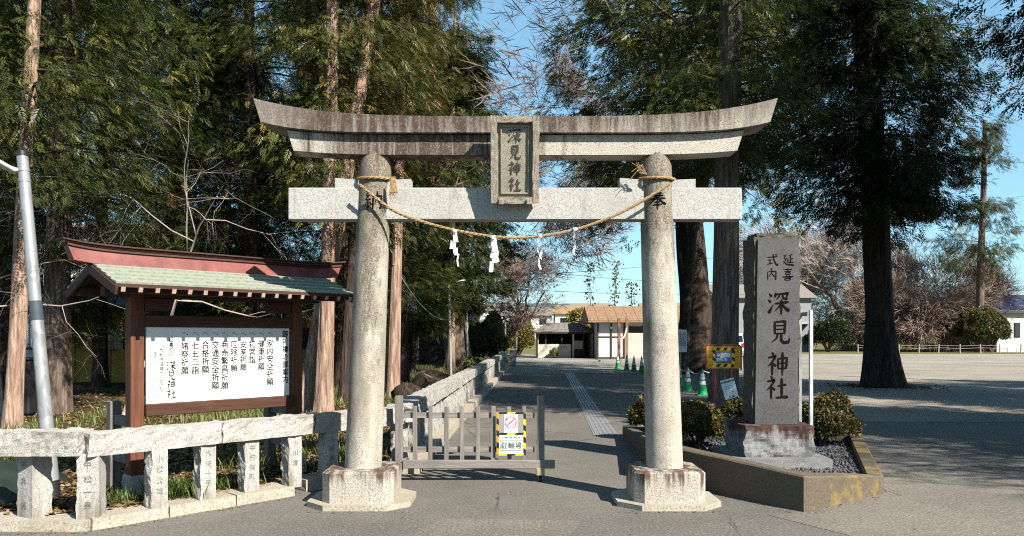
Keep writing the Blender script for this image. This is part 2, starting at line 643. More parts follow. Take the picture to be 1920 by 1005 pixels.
def m_bark(name, dark, mid, light, strip=1.0):
    g = G(name)
    v = g.map((9 * strip, 9 * strip, 0.8))
    f = g.noise(2.0, 6, 0.7, v, 0.6)
    f2 = g.noise(1.0, 4, 0.6, g.map((30, 30, 1.6)))
    h = g.math('ADD', g.math('MULTIPLY', f, 0.7), g.math('MULTIPLY', f2, 0.3))
    c = g.ramp(h, [(0.33, dark), (0.48, mid), (0.62, light), (0.8, tuple(min(1, x * 1.25) for x in light))])
    c = g.mix(g.math('MULTIPLY', g.rng(g.noise(1.1, 4), 0.5, 0.75), 0.35), c, tuple(x * 0.6 for x in mid))
    return g.bsdf(c, 0.92, g.bump(h, 1.0, 0.05), 0, 0.1)


def m_wood(name, dark, light, axis=0, rough=0.75, stretch=14):
    g = G(name)
    s = [stretch, stretch, stretch]
    s[axis] = 0.9
    f = g.noise(2.2, 6, 0.65, g.map(tuple(s)), 0.8)
    kn = g.noise(3.0, 3, 0.5)
    c = g.ramp(f, [(0.28, dark), (0.5, tuple((a + b) / 2 for a, b in zip(dark, light))), (0.72, light)])
    c = g.mix(g.math('MULTIPLY', g.rng(kn, 0.55, 0.75), 0.4), c, dark)
    return g.bsdf(c, rough, g.bump(f, 0.4, 0.008), 0, 0.25)


def streaks(lo, hi, col, sx=7, sz=0.55, extra=None):
    def fn(g):
        f = g.noise(1.0, 5, 0.72, g.map((sx, sx * 0.6, sz)), 0.15)
        if extra:
            f = g.math('ADD', f, extra(g))
        return g.rng(f, lo, hi), col
    return fn


ASPH = m_asphalt()
LOTG = m_gravel('lot_gravel', (0.22, 0.20, 0.17), (0.33, 0.295, 0.245))
PLAZA = m_gravel('plaza_concrete', (0.26, 0.24, 0.205), (0.34, 0.315, 0.27))
SOIL = m_soil()
VERGE = m_grass_ground()
PEBG = simple('pebble_grey', (0.085, 0.087, 0.094), 0.8, 0.6, 30)
GRAN = granite('split_granite', (0.44, 0.425, 0.395), (0.13, 0.125, 0.12), 95, 0.3, 0.6, (0.21, 0.185, 0.16), dirt=0.55)
GRANW = granite('fence_granite', (0.47, 0.455, 0.425), (0.15, 0.145, 0.145), 95, 0.35, 0.4, (0.25, 0.23, 0.205), [streaks(0.5, 0.72, (0.20, 0.175, 0.145), 8, 1.0, lambda g: g.rng(g.xyz()[2], 0.1, 0.3, 0.12, 0.0))], dirt=0.5)
KERBS = granite('kerb_concrete', (0.44, 0.40, 0.33), (0.2, 0.17, 0.13), 60, 0.15, 0.35, (0.25, 0.21, 0.16), dirt=0.6)
BROWN = (0.056, 0.034, 0.026)


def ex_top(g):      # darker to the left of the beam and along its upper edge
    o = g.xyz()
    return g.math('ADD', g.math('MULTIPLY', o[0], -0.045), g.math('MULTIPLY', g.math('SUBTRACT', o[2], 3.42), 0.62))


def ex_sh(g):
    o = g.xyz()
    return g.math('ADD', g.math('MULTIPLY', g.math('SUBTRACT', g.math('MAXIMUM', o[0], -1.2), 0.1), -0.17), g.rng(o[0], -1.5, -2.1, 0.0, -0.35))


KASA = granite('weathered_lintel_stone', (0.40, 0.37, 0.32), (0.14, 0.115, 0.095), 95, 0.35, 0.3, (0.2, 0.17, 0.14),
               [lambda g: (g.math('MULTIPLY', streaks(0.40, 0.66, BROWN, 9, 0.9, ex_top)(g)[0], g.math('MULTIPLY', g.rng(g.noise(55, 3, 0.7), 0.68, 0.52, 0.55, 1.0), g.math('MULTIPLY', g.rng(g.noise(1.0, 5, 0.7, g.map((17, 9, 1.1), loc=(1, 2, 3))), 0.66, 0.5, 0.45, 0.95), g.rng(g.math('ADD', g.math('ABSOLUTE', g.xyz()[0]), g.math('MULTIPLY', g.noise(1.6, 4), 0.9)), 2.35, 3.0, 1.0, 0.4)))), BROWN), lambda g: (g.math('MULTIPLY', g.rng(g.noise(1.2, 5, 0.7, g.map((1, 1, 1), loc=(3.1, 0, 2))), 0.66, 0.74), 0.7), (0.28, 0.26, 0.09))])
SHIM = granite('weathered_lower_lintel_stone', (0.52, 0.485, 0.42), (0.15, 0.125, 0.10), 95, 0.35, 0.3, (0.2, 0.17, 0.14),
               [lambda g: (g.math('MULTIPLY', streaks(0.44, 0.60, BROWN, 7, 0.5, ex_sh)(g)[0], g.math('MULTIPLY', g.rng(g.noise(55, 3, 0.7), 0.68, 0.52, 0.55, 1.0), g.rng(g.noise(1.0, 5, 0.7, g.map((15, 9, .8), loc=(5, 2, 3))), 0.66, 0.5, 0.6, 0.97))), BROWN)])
NUKI = granite('pale_tie_beam_stone', (0.445, 0.435, 0.41), (0.19, 0.185, 0.18), 100, 0.3, 0.15, (0.27, 0.255, 0.235), [streaks(0.58, 0.75, (0.2, 0.18, 0.155), 6, 0.8)], dirt=0.5)


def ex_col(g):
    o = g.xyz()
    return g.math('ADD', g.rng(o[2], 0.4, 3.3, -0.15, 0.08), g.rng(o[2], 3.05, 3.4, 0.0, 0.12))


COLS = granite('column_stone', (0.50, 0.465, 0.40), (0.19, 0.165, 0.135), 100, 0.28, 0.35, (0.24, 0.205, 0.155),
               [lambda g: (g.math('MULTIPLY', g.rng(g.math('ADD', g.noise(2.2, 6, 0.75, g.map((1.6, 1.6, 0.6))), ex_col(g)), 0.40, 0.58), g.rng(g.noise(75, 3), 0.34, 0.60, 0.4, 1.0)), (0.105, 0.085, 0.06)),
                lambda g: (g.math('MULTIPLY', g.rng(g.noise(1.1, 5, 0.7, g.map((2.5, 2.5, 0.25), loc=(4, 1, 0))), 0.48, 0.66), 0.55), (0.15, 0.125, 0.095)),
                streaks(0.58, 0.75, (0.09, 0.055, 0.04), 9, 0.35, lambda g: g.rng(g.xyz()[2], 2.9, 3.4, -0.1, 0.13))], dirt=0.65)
BASE = granite('base_block_stone', (0.47, 0.44, 0.385), (0.15, 0.12, 0.09), 75, 0.3, 0.3, (0.27, 0.22, 0.17),
               streaks(0.50, 0.66, (0.095, 0.062, 0.044), 11, 1.0, lambda g: g.rng(g.xyz()[2], 0.08, 0.34, -0.14, 0.12)))
PLAQ = granite('plaque_stone', (0.36, 0.325, 0.26), (0.12, 0.10, 0.075), 110, 0.5, 0.6, (0.2, 0.17, 0.12))
INK = simple('carved_ink', (0.008, 0.0075, 0.007), 0.9, spec=0.03)
CARVE = simple('carved_shadow', (0.06, 0.052, 0.043), 0.9)
FAINT = simple('worn_carving', (0.24, 0.23, 0.22), 0.9)
POSTINK = simple('carved_grey', (0.15, 0.145, 0.14), 0.9)
MONU = granite('monument_granite', (0.088, 0.089, 0.092), (0.03, 0.03, 0.032), 110, 0.5, 0.12, (0.22, 0.22, 0.225), dirt=0.25)
MONUR = granite('monument_split_face', (0.12, 0.11, 0.09), (0.035, 0.032, 0.028), 40, 0.3, 0.9, (0.05, 0.05, 0.035))
MONB = granite('monument_base_stone', (0.22, 0.22, 0.22), (0.09, 0.09, 0.092), 80, 0.3, 0.7, (0.2, 0.2, 0.2),
               streaks(0.43, 0.56, (0.06, 0.030, 0.027), 5, 1.2, lambda g: g.rng(g.xyz()[2], 0.22, 0.60, -0.22, 0.22)))
PLANT = granite('planter_concrete', (0.135, 0.108, 0.078), (0.07, 0.056, 0.041), 50, 0.12, 0.4, (0.10, 0.085, 0.06),
                [streaks(0.55, 0.75, (0.055, 0.042, 0.032), 6, 0.7), lambda g: (g.math('MULTIPLY', g.rng(g.math('ADD', g.noise(4, 5, 0.7), g.rng(g.xyz()[0], 2.4, 3.2, -0.3, 0.0)), 0.47, 0.64), 0.8), (0.27, 0.19, 0.045))], dirt=0.6)
ROPE = simple('straw_rope', (0.31, 0.205, 0.10), 0.9, 0.45, 60)
PAPER = simple('white_paper', (0.82, 0.82, 0.82), 0.8, 0.04)
WOODG = m_wood('weathered_grey_wood', (0.10, 0.088, 0.08), (0.27, 0.245, 0.225), 2)
WOODGX = m_wood('weathered_grey_rail', (0.11, 0.097, 0.088), (0.29, 0.26, 0.24), 0)
WOODB = m_wood('brown_stained_post', (0.05, 0.02, 0.012), (0.19, 0.07, 0.034), 2)
WOODBX = m_wood('brown_stained_beam', (0.035, 0.014, 0.009), (0.10, 0.042, 0.024), 0)
WOODD = m_wood('dark_timber', (0.028, 0.014, 0.010), (0.075, 0.035, 0.022), 0)
ENDG = simple('sawn_timber_end', (0.40, 0.29, 0.23), 0.8, 0.2, 40)
COPPER = simple('pale_green_sheet_roof', (0.285, 0.305, 0.245), 0.6, 0.32, 4, bump=0.25)
RIDGE = simple('red_brown_ridge_sheet', (0.20, 0.060, 0.052), 0.5, 0.4, 5, bump=0.2)
BOARDW = simple('white_board', (0.80, 0.80, 0.79), 0.5, 0.02)
BLACK = simple('black_paint', (0.010, 0.010, 0.011), 0.7, spec=0.1)
GALV = None


def m_galv():
    g = G('galvanised_steel')
    f = g.voro(16, 'F1', g.map((1, 1, 0.5)), 'Color')
    bw = g.n('ShaderNodeRGBToBW')
    g.put(bw.inputs[0], f)
    n2 = g.noise(9, 5, 0.7)
    c = g.mix(g.math('MULTIPLY', g.rng(bw.outputs[0], 0.2, 0.8), 0.6), (0.25, 0.265, 0.28), (0.40, 0.415, 0.43))
    c = g.mix(g.rng(n2, 0.6, 0.75), c, (0.50, 0.51, 0.52))
    return g.bsdf(c, 0.5, None, 0.35, 0.5)


GALV = m_galv()
STEEL = simple('grate_steel', (0.30, 0.31, 0.33), 0.5, 0.2, 30, 0.4)
CONC = simple('pale_concrete', (0.42, 0.40, 0.36), 0.9, 0.2, 6, bump=0.3)
WHITE = simple('white_coated_metal', (0.72, 0.73, 0.74), 0.4, 0.06)
GREYP = simple('grey_coated_metal', (0.33, 0.34, 0.35), 0.45, 0.1)
PLASTB = simple('black_plastic', (0.015, 0.015, 0.017), 0.5)
GLASS = simple('dark_window_glass', (0.02, 0.024, 0.03), 0.08, 0.1, spec=0.6)

HINOKI = m_leaf('hinoki_leaf', [(0.0, (0.015, 0.022, 0.007)), (0.35, (0.045, 0.058, 0.015)), (0.66, (0.125, 0.135, 0.034)), (0.9, (0.24, 0.22, 0.06)), (1.0, (0.27, 0.16, 0.05))])
SUGI = m_leaf('rusty_cedar_leaf', [(0.0, (0.018, 0.022, 0.008)), (0.35, (0.055, 0.055, 0.018)), (0.62, (0.115, 0.105, 0.035)), (0.82, (0.20, 0.14, 0.05)), (1.0, (0.28, 0.14, 0.05))], 0.22)
DARKL = m_leaf('dark_evergreen_leaf', [(0.0, (0.010, 0.017, 0.008)), (0.45, (0.028, 0.042, 0.016)), (0.85, (0.060, 0.075, 0.024)), (1.0, (0.12, 0.11, 0.035))], 0.2)
AZAL = m_leaf('azalea_leaf', [(0.0, (0.02, 0.028, 0.008)), (0.4, (0.07, 0.075, 0.022)), (0.7, (0.17, 0.12, 0.04)), (1.0, (0.30, 0.15, 0.06))], 0.15)
LITTER = m_leaf('fallen_leaf', [(0.0, (0.06, 0.036, 0.02)), (0.4, (0.165, 0.10, 0.05)), (0.75, (0.29, 0.19, 0.095)), (1.0, (0.42, 0.31, 0.17))], 0.1)
GRASSL = m_leaf('grass_blade', [(0.0, (0.03, 0.06, 0.012)), (0.5, (0.085, 0.13, 0.025)), (0.8, (0.20, 0.21, 0.06)), (1.0, (0.36, 0.30, 0.13))], 0.25)
VINE = m_leaf('vine_leaf', [(0.0, (0.03, 0.04, 0.012)), (0.5, (0.10, 0.10, 0.03)), (1.0, (0.30, 0.20, 0.05))], 0.2)
RUSTL = m_leaf('dry_russet_leaf', [(0.0, (0.09, 0.045, 0.028)), (0.5, (0.20, 0.10, 0.06)), (1.0, (0.32, 0.19, 0.11))], 0.2)
BAMB = m_leaf('yellow_bamboo_leaf', [(0.0, (0.10, 0.10, 0.02)), (0.5, (0.26, 0.21, 0.05)), (1.0, (0.45, 0.34, 0.10))], 0.3)

BARKR = m_bark('reddish_bark', (0.075, 0.042, 0.03), (0.27, 0.175, 0.13), (0.50, 0.365, 0.285))
BARKD = m_bark('dark_bark', (0.016, 0.011, 0.009), (0.045, 0.032, 0.026), (0.10, 0.075, 0.062))
BARKG = m_bark('grey_brown_bark', (0.035, 0.025, 0.02), (0.115, 0.085, 0.068), (0.25, 0.195, 0.16))
TWIG = simple('pale_bare_twig', (0.33, 0.27, 0.24), 0.9, 0.3, 6)
TWIGD = simple('brown_bare_twig', (0.15, 0.105, 0.085), 0.9, 0.3, 6)
TWIGR = simple('russet_twig', (0.23, 0.165, 0.13), 0.9, 0.3, 6)

# ------------------------------------------------------------------ ground and paving
def sheet(name, poly, z, mat):
    return tag(MB().add([(p[0], p[1], z) for p in poly], [tuple(range(len(poly)))]).build(name, mat), kind='structure')


sheet('ground', [(-700, -200), (700, -200), (700, 900), (-700, 900)], 0.0, ASPH)
sheet('parking_ground', [(6.2, 14.6), (60, 13.2), (95, 74), (16, 74), (9.5, 30)], 0.004, LOTG)
sheet('forecourt_ground', [(-0.6, 33.2), (6.2, 34.5), (14, 41), (16, 74), (-3, 74), (-0.2, 40)], 0.008, PLAZA)
sheet('verge_ground', [(12, 73.6), (110, 73.6), (170, 150), (-10, 150), (-8, 74.5)], 0.012, VERGE)

ASPH2 = m_asphalt()
ASPH2.name = 'pale_worn_asphalt'
for nd in ASPH2.node_tree.nodes:
    if nd.type == 'MIX' and nd.blend_type == 'MULTIPLY':
        nd.inputs[7].default_value = (ALB * 1.16, ALB * 1.14, ALB * 1.10, 1)
sheet('road_patch', [(2.30, 6.95), (2.72, 6.22), (3.4, 5.2), (14, 5.0), (16, 9.6), (9.0, 10.4), (4.4, 9.8), (3.86, 7.95), (2.72, 7.06)], 0.003, ASPH2)
sheet('road_repair', [(-.95, 6.0), (.35, 5.9), (.62, 6.72), (-.6, 6.82)], 0.003, ASPH2)

# woodland floor behind the stone fence: a lightly heaved sheet a step above the road
FA, FB = Vector((-3.55, 6.50, 0)), Vector((-1.37, 8.86, 0))     # street fence line
PDIR = Vector((0.0305, 1, 0)).normalized()                        # the approach path runs this way
FC = Vector((-1.33, 9.05, 0))


def fence_x(Y):
    return FC.x + (Y - FC.y) * PDIR.x / PDIR.y


def in_wood(x, y):
    if y < 8.9:
        if x < FA.x:
            return y > 6.62
        t = (x - FA.x) / (FB.x - FA.x)
        return y > FA.y + t * (FB.y - FA.y) + 0.12
    return x < fence_x(y) - 0.12


def soil_h(x, y):
    return 0.075 + 0.05 * noise.noise(Vector((x * .5, y * .5, 0))) + 0.03 * noise.noise(Vector((x * 1.7, y * 1.7, 3)))


mb = MB()
xs = list(np.arange(-26, -9, 1.0)) + list(np.arange(-9, 1.2, 0.34))
ys = list(np.arange(6.3, 20, 0.34)) + list(np.arange(20, 66, 1.3))
gid = {}
for j, y in enumerate(ys):
    for i, x in enumerate(xs):
        xe = min(x, fence_x(y) - 0.1) if y > 8.9 else x
        ye = y
        if y <= 8.95 and x < FB.x:
            lim = 6.6 if x < FA.x else FA.y + (x - FA.x) / (FB.x - FA.x) * (FB.y - FA.y) + 0.1
            ye = max(y, lim)
        elif y <= 8.95:
            xe = FB.x - 0.1
            ye = max(y, 8.75)
        gid[(i, j)] = len(mb.v)
        mb.v.append((float(xe), float(ye), soil_h(xe, ye)))
mb.k = len(mb.v)
for j in range(len(ys) - 1):
    for i in range(len(xs) - 1):
        q = (gid[(i, j)], gid[(i + 1, j)], gid[(i + 1, j + 1)], gid[(i, j + 1)])
        if len({mb.v[k] for k in q}) == 4:
            mb.f.append(q)
tag(mb.build('woodland_ground', SOIL, smooth=True), kind='structure')

# kerb stones
kerb = thing('kerb', None, None)
tag(kerb, kind='structure')


def kerb_run(a, b, n, width, h, mat, seed, inward):
    a, b = Vector(a), Vector(b)
    d = (b - a).normalized()
    for i in range(n):
        p, q = a.lerp(b, i / n) + d * 0.004, a.lerp(b, (i + 1) / n) - d * 0.004
        c = (p + q) / 2 + inward * (width / 2)
        M = Matrix((d, Vector((0, 0, 1)).cross(d), Vector((0, 0, 1)))).transposed()
        o = MB().rough_box((c.x, c.y, h / 2 - 0.02), ((q - p).length, width, h + 0.04), (10, 3, 3), 0.008, 5, seed + i, M).build('kerb_stone', mat, kerb)


FD = (FB - FA).normalized()
kerb_run((-5.6, 6.345, 0), (-3.50, 6.36, 0), 2, 0.36, 0.085, KERBS, 1, Vector((0, 1, 0)))
kerb_run((-3.47, 6.39, 0), (-2.18, 7.79, 0), 3, 0.34, 0.10, KERBS, 5, Vector((-FD.y, FD.x, 0)))
kerb_run((-2.13, 7.99, 0), (-1.40, 8.78, 0), 1, 0.34, 0.12, KERBS, 9, Vector((-FD.y, FD.x, 0)))

# ------------------------------------------------------------------ stone gate
TY = 7.53
torii = thing('stone_gate', 'weathered grey stone shrine gate standing over the path entrance', 'gate', (0.0, TY, 0))


def lintel(name, mat, xt, xb, ztop, zbot, yf, yb, ridge, n=40):
    rings = []
    for i in range(n + 1):
        s = -1 + 2 * i / n
        x0, x1 = 0.033 + s * xb, 0.033 + s * xt
        zt, zb = ztop(abs(s)), zbot(abs(s))
        rings.append([(x0, yf + 0.012, zb), (x0, yb - 0.012, zb), (x1, yb, zt), (x1, 0, zt + ridge), (x1, yf, zt)])
    return MB().loft(rings).build(name, mat, torii)


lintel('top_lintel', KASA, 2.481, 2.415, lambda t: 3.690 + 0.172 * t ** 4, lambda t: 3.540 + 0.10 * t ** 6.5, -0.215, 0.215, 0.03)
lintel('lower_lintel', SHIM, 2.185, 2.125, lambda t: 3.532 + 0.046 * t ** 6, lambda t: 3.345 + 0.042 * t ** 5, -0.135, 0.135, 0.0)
MB().box((0.029, 0, 2.885), (4.372, 0.17, 0.309), ch=0.008).build('tie_beam', NUKI, torii)


def column(bx, tx):
    rings, n = [], 26
    for i in range(n + 1):
        t = i / n
        z = 0.33 + (3.372 - 0.33) * t
        r = 0.178 - 0.024 * t
        if t > 0.955:
            r -= 0.028 * ((t - 0.955) / 0.045) ** 2
        cx = bx + (tx - bx) * t
        rings.append([(cx + math.cos(a) * r, math.sin(a) * r, z) for a in [2 * math.pi * k / 40 for k in range(40)]])
    return MB().loft(rings).build('column', COLS, torii, smooth=True)


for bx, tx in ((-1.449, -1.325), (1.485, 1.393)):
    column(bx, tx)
    h, c = 0.335, 0.085
    oct_ = lambda hx, hy, c: [(bx - hx + c, -hy), (bx + hx - c, -hy), (bx + hx, -hy + c), (bx + hx, hy - c), (bx + hx - c, hy), (bx - hx + c, hy), (bx - hx, hy - c), (bx - hx, -hy + c)]
    mbb = MB().prism(oct_(h, h, c), 0.05, 0.322)
    mbb.loft([[(p[0], p[1], 0.322) for p in oct_(h, h, c)], [(p[0], p[1], 0.342) for p in oct_(h - .02, h - .02, c)]])
    mbb.build('base_block', BASE, torii)
    MB().prism(oct_(0.49, 0.43, 0.2), -0.02, 0.05).build('base_slab', KERBS, torii)
    # wedges over the tie beam on either side of the column
    cxn = bx + (tx - bx) * 0.87
    for sgn in (-1, 1):
        x0, x1 = cxn + sgn * 0.12, cxn + sgn * 0.365
        a, b = min(x0, x1), max(x0, x1)
        za, zb = (3.135, 3.115) if sgn < 0 else (3.115, 3.125)
        MB().loft([[(a, -0.075, 3.04), (a, 0.075, 3.04), (a, 0.075, za), (a, -0.075, za)], [(b, -0.075, 3.04), (b, 0.075, 3.04), (b, 0.075, zb), (b, -0.075, zb)]]).build('wedge', NUKI, torii)

# dedication characters on the column fronts
for ch, bx, tx, px in (('納', -1.449, -1.325, 700), ('奉', 1.485, 1.393, 1233)):
    z = 2.905
    t = (z - 0.33) / 3.042
    cx = bx + (tx - bx) * t
    rad = 0.178 - 0.024 * t + 0.0005
    x = (px - 960) / FPX * 7.37
    th0 = (x - cx) / rad

    def conf(k, cx=cx, rad=rad, x=x, th0=th0, bx=bx, tx=tx):
        tt = (k.z - 0.33) / 3.042
        c2 = bx + (tx - bx) * tt
        r2 = 0.178 - 0.024 * tt
        th = th0 + (k.x - x) / r2
        e = r2 + 0.003 + (-k.y - 0.2) * 0.4
        return Vector((c2 + math.sin(th) * e, -math.cos(th) * e, k.z))
    brush('carved_character', [ch], INK, torii, [(x, -0.2, z)], 0.185, (1, 0, 0), (0, 0, 1), 1.15, 0.95, conf)

# framed name plaque leaning forward under the top lintel
pr = thing('name_plaque', None, None)
pr.parent = torii
pr.location = (0.027, -0.285, 3.258)
pr.rotation_euler = (R(14), 0, 0)
hw, hh = 0.225, 0.40
mb = MB().rough_box((0, 0.03, 0), (hw * 2 - 0.01, 0.06, hh * 2 - 0.01), (10, 2, 16), 0.004, 20, 3)
mb.build('backing_slab', PLAQ, pr)
for (x0, x1, z0, z1) in ((-hw, -hw + .06, -hh, hh), (hw - .06, hw, -hh, hh), (-hw + .06, hw - .06, hh - .062, hh), (-hw + .06, hw - .06, -hh, -hh + .062)):
    MB().rough_box(((x0 + x1) / 2, -0.022, (z0 + z1) / 2), (x1 - x0, 0.062, z1 - z0), (4 if x1 - x0 < .1 else 10, 2, 4 if z1 - z0 < .1 else 18), 0.007, 26, x0 * 9 + z0).build('frame_bar', PLAQ, pr)
for (x0, x1, z0, z1) in ((-.135, -.12, -.315, .315), (.12, .135, -.315, .315), (-.12, .12, .30, .315), (-.12, .12, -.315, -.30)):
    MB().box(((x0 + x1) / 2, -0.008, (z0 + z1) / 2), (x1 - x0, 0.02, z1 - z0), ch=.003).build('inner_moulding', PLAQ, pr)
for sx in (-.13, .13):
    MB().box((sx, -0.052, -hh + 0.02), (0.045, 0.05, 0.055), ch=.006).build('peg', PLAQ, pr)
brush('carved_character', '深見神社', CARVE, pr, [(0, -0.004, z) for z in (.225, .075, -.075, -.225)], 0.135, (1, 0, 0), (0, 0, 1), 1.25, 0.92)

# ------------------------------------------------------------------ straw rope and paper streamers
rope = thing('straw_rope', 'twisted straw rope strung between the stone gate columns', 'rope', (0, 0, 0))


def strands(curve, rad, turns, n, name, parent):
    for k in range(3):
        pts = []
        for i in range(n + 1):
            t = i / n
            p = Vector(curve(t))
            q = Vector(curve(min(1, t + .004))) - Vector(curve(max(0, t - .004)))
            d = q.normalized()
            u = d.cross(Vector((0, 0, 1)))
            u = u.normalized() if u.length > .05 else d.cross(Vector((0, 1, 0))).normalized()
            v = u.cross(d)
            a = 2 * math.pi * (k / 3 + turns * t)
            pts.append(p + (u * math.cos(a) + v * math.sin(a)) * rad * .58)
        MB().tube(pts, rad * .62, 6).build(name, ROPE, parent, smooth=True)


SAG = [(674, 346), (735, 393), (790, 415), (850, 431), (905, 441), (960, 446), (1020, 442), (1080, 430), (1135, 411), (1190, 385), (1256, 345)]
SAGP = [at(x, y, 7.29 + 0.0 * i) for i, (x, y) in enumerate(SAG)]


def sag(t):
    f = t * (len(SAGP) - 1)
    i = min(int(f), len(SAGP) - 2)
    f -= i
    p0, p1, p2, p3 = SAGP[max(i - 1, 0)], SAGP[i], SAGP[i + 1], SAGP[min(i + 2, len(SAGP) - 1)]
    return 0.5 * ((2 * p1) + (p2 - p0) * f + (2 * p0 - 5 * p1 + 4 * p2 - p3) * f * f + (3 * p1 - p0 - 3 * p2 + p3) * f ** 3)


strands(sag, 0.0128, 21, 330, 'hanging_strand', rope)
for bx, tx, dz in ((-1.449, -1.325, 0.0), (1.485, 1.393, 0.0)):
    t = (3.125 - 0.33) / 3.042
    cx = bx + (tx - bx) * t
    strands(lambda q: (cx + math.cos(q * 2 * math.pi) * 0.176, TY + math.sin(q * 2 * math.pi) * 0.176, 3.13 + 0.012 * math.sin(q * 2 * math.pi)), 0.0135, 7, 110, 'wrapped_strand', rope)
for i in range(14):     # frayed tassel where the rope is tied
    x = -1.13 + random.Random(i).uniform(-.02, .02)
    rr = random.Random(i + 50)
    MB().tube([(x, 7.33, 3.12), (x + rr.uniform(-.02, .03), 7.32, 2.97), (x + rr.uniform(-.05, .05), 7.31, 2.93 + rr.uniform(-.05, .05))], [.006, .005, .003], 4).build('loose_straw', ROPE, rope)
for i in range(9):
    rr = random.Random(i + 80)
    MB().tube([(1.27, 7.32, 3.14), (1.22 + rr.uniform(-.03, .03), 7.31, 3.18 + rr.uniform(-.04, .06)), (1.17 + rr.uniform(-.05, .05), 7.3, 3.16 + rr.uniform(-.06, .10))], [.006, .005, .003], 4).build('loose_straw', ROPE, rope)


def streamer(px, label, turn, sizes, y0):
    p = at(px, y0, 7.27)
    o = thing('paper_streamer', label, 'paper streamer', p, turn, 'paper streamers on the straw rope')
    z, x, y = 0.02, 0.0, 0.0
    MB().box((0, 0, 0.0), (0.03, 0.042, 0.034), ch=0.008).build('tie', PAPER, o)
    for i, (w_, h_, sh, tilt, yaw) in enumerate(sizes):
        w_ *= .72
        h_ *= .92
        M = Matrix.Rotation(yaw, 3, 'Z') @ Matrix.Rotation(tilt, 3, 'Y')
        mb = MB()
        nseg = 4
        for s_ in range(nseg):
            f0, f1 = s_ / nseg, (s_ + 1) / nseg
            b0, b1 = math.sin(f0 * 3.1) * .014, math.sin(f1 * 3.1) * .014
            vs = [M @ Vector(q) for q in ((-w_ / 2, b0, -f0 * h_), (w_ / 2, b0, -f0 * h_), (w_ / 2, b1, -f1 * h_), (-w_ / 2, b1, -f1 * h_))]
            vs += [v + M @ Vector((0, .0015, 0)) for v in vs]
            mb.add([v + Vector((x, y, z)) for v in vs], [(0, 3, 2, 1), (4, 5, 6, 7), (0, 1, 5, 4), (2, 3, 7, 6), (1, 2, 6, 5), (3, 0, 4, 7)])
        mb.build('paper_fold', PAPER, o)
        e = M @ Vector((0, 0, -h_))
        x, y, z = x + e.x + sh, y + e.y - .004, z + e.z + 0.012


streamer(853, 'paper streamer on the rope, first from the column at the notice board side', 0.2, [(.06, .13, -.03, -.12, .3), (.075, .085, .035, .1, -.3), (.07, .075, .02, -.1, .6), (.035, .13, 0, .05, .9)], 434)
streamer(925, 'largest paper streamer, crossing the dark tree edge below the plaque', -0.1, [(.075, .16, .0, -.15, .4), (.10, .085, .01, .22, .1), (.09, .06, -.04, -.2, 0), (.05, .11, 0, .05, 0)], 446)
streamer(1012, 'grey shaded paper streamer hanging against the open sky', 0.5, [(.035, .13, -.01, .1, .9), (.06, .08, .03, -.25, .9), (.065, .08, -.02, .3, .7), (.055, .12, .02, -.25, .6)], 443)
streamer(1078, 'thin twisted paper streamer nearest the carved offering column', 0.9, [(.03, .11, -.02, .05, 1.0), (.045, .06, .02, .5, .7), (.055, .09, -.02, -.2, .5), (.06, .08, .01, .25, .2)], 430)

# ------------------------------------------------------------------ stone fence along the street
fence = thing('stone_fence', 'low granite fence with carved posts and rough rails along the street kerb', 'fence', (FA.x, FA.y, 0))
O = Vector((FA.x, FA.y, 0))


def rail(parent, a, b, seed, org, z0=0.605, h=0.195, wd=0.23, amp=0.022, n=None, mat=GRAN):
    a, b = Vector(a), Vector(b)
    d = (b - a).normalized()
    M = Matrix((d, Vector((0, 0, 1)).cross(d), Vector((0, 0, 1)))).transposed()
    L = (b - a).length
    c = (a + b) / 2
    return MB().rough_box(Vector((c.x, c.y, z0 + h / 2)) - org, (L - 0.006, wd, h), (n or int(L * 26), 7, 7), amp, 7.5, seed, M, flat=('-z',)).build('rail', mat, parent)


RL = [FA + FD * (-0.05), FA + FD * 1.12, FA + FD * 2.12, FB + FD * 0.1]
rail(fence, (-5.6, 6.50, 0), (-3.58, 6.50, 0), 1, O, 0.615, 0.205, 0.25)
for i in range(3):
    rail(fence, RL[i], RL[i + 1], 3 + i, O)


def fpost(parent, x, y, ang, seed, org, names=None, h=0.53, wd=0.175, z0=0.085):
    M = Matrix.Rotation(ang, 3, 'Z')
    o = MB().rough_box(Vector((x, y, z0 + h / 2)) - org, (wd, wd, h + .02), (7, 7, 18), 0.022, 9, seed, M, flat=('-y', '+z', '-z', '+x')).build('post', GRANW, parent)
    if names:
        r = M @ Vector((1, 0, 0))
        n_ = M @ Vector((0, -1, 0))
        base = Vector((x, y, 0)) - org + n_ * (wd / 2 + 0.006)
        for ch, zz in names:
            text_obj('carved_character', ch, 0.064, base + Vector((0, 0, zz)), r, (0, 0, 1), POSTINK if seed < 15 else FAINT, o, 0.0)
    return o


fa = math.atan2(FD.y, FD.x)
fpost(fence, -4.06, 6.58, R(-22), 11, O, [('中', .53), ('丸', .40), ('晃', .19)], wd=0.185)
fpost(fence, -3.545, 6.52, R(10), 12, O, [('中', .54), ('松', .42), ('一', .31), ('男', .20)], wd=0.175)
CARVED = [[('小', .53), ('松', .44), ('公', .34), ('雄', .25)], [('大', .53), ('矢', .43), ('一', .34), ('平', .25)], [('中', .53), ('村', .44), ('栄', .34), ('町', .25)], [('小', .53), ('川', .43), ('清', .33)], [('山', .53), ('崎', .43), ('清', .33)]]
for i, (x, y) in enumerate(((-3.16, 6.86), (-2.87, 7.22), (-2.575, 7.55), (-2.25, 7.88), (-1.95, 8.20))):
    fpost(fence, x, y, fa, 20 + i, O, CARVED[i], wd=0.15)
fpost(fence, -1.62, 8.56, fa, 31, O, None, wd=0.165)

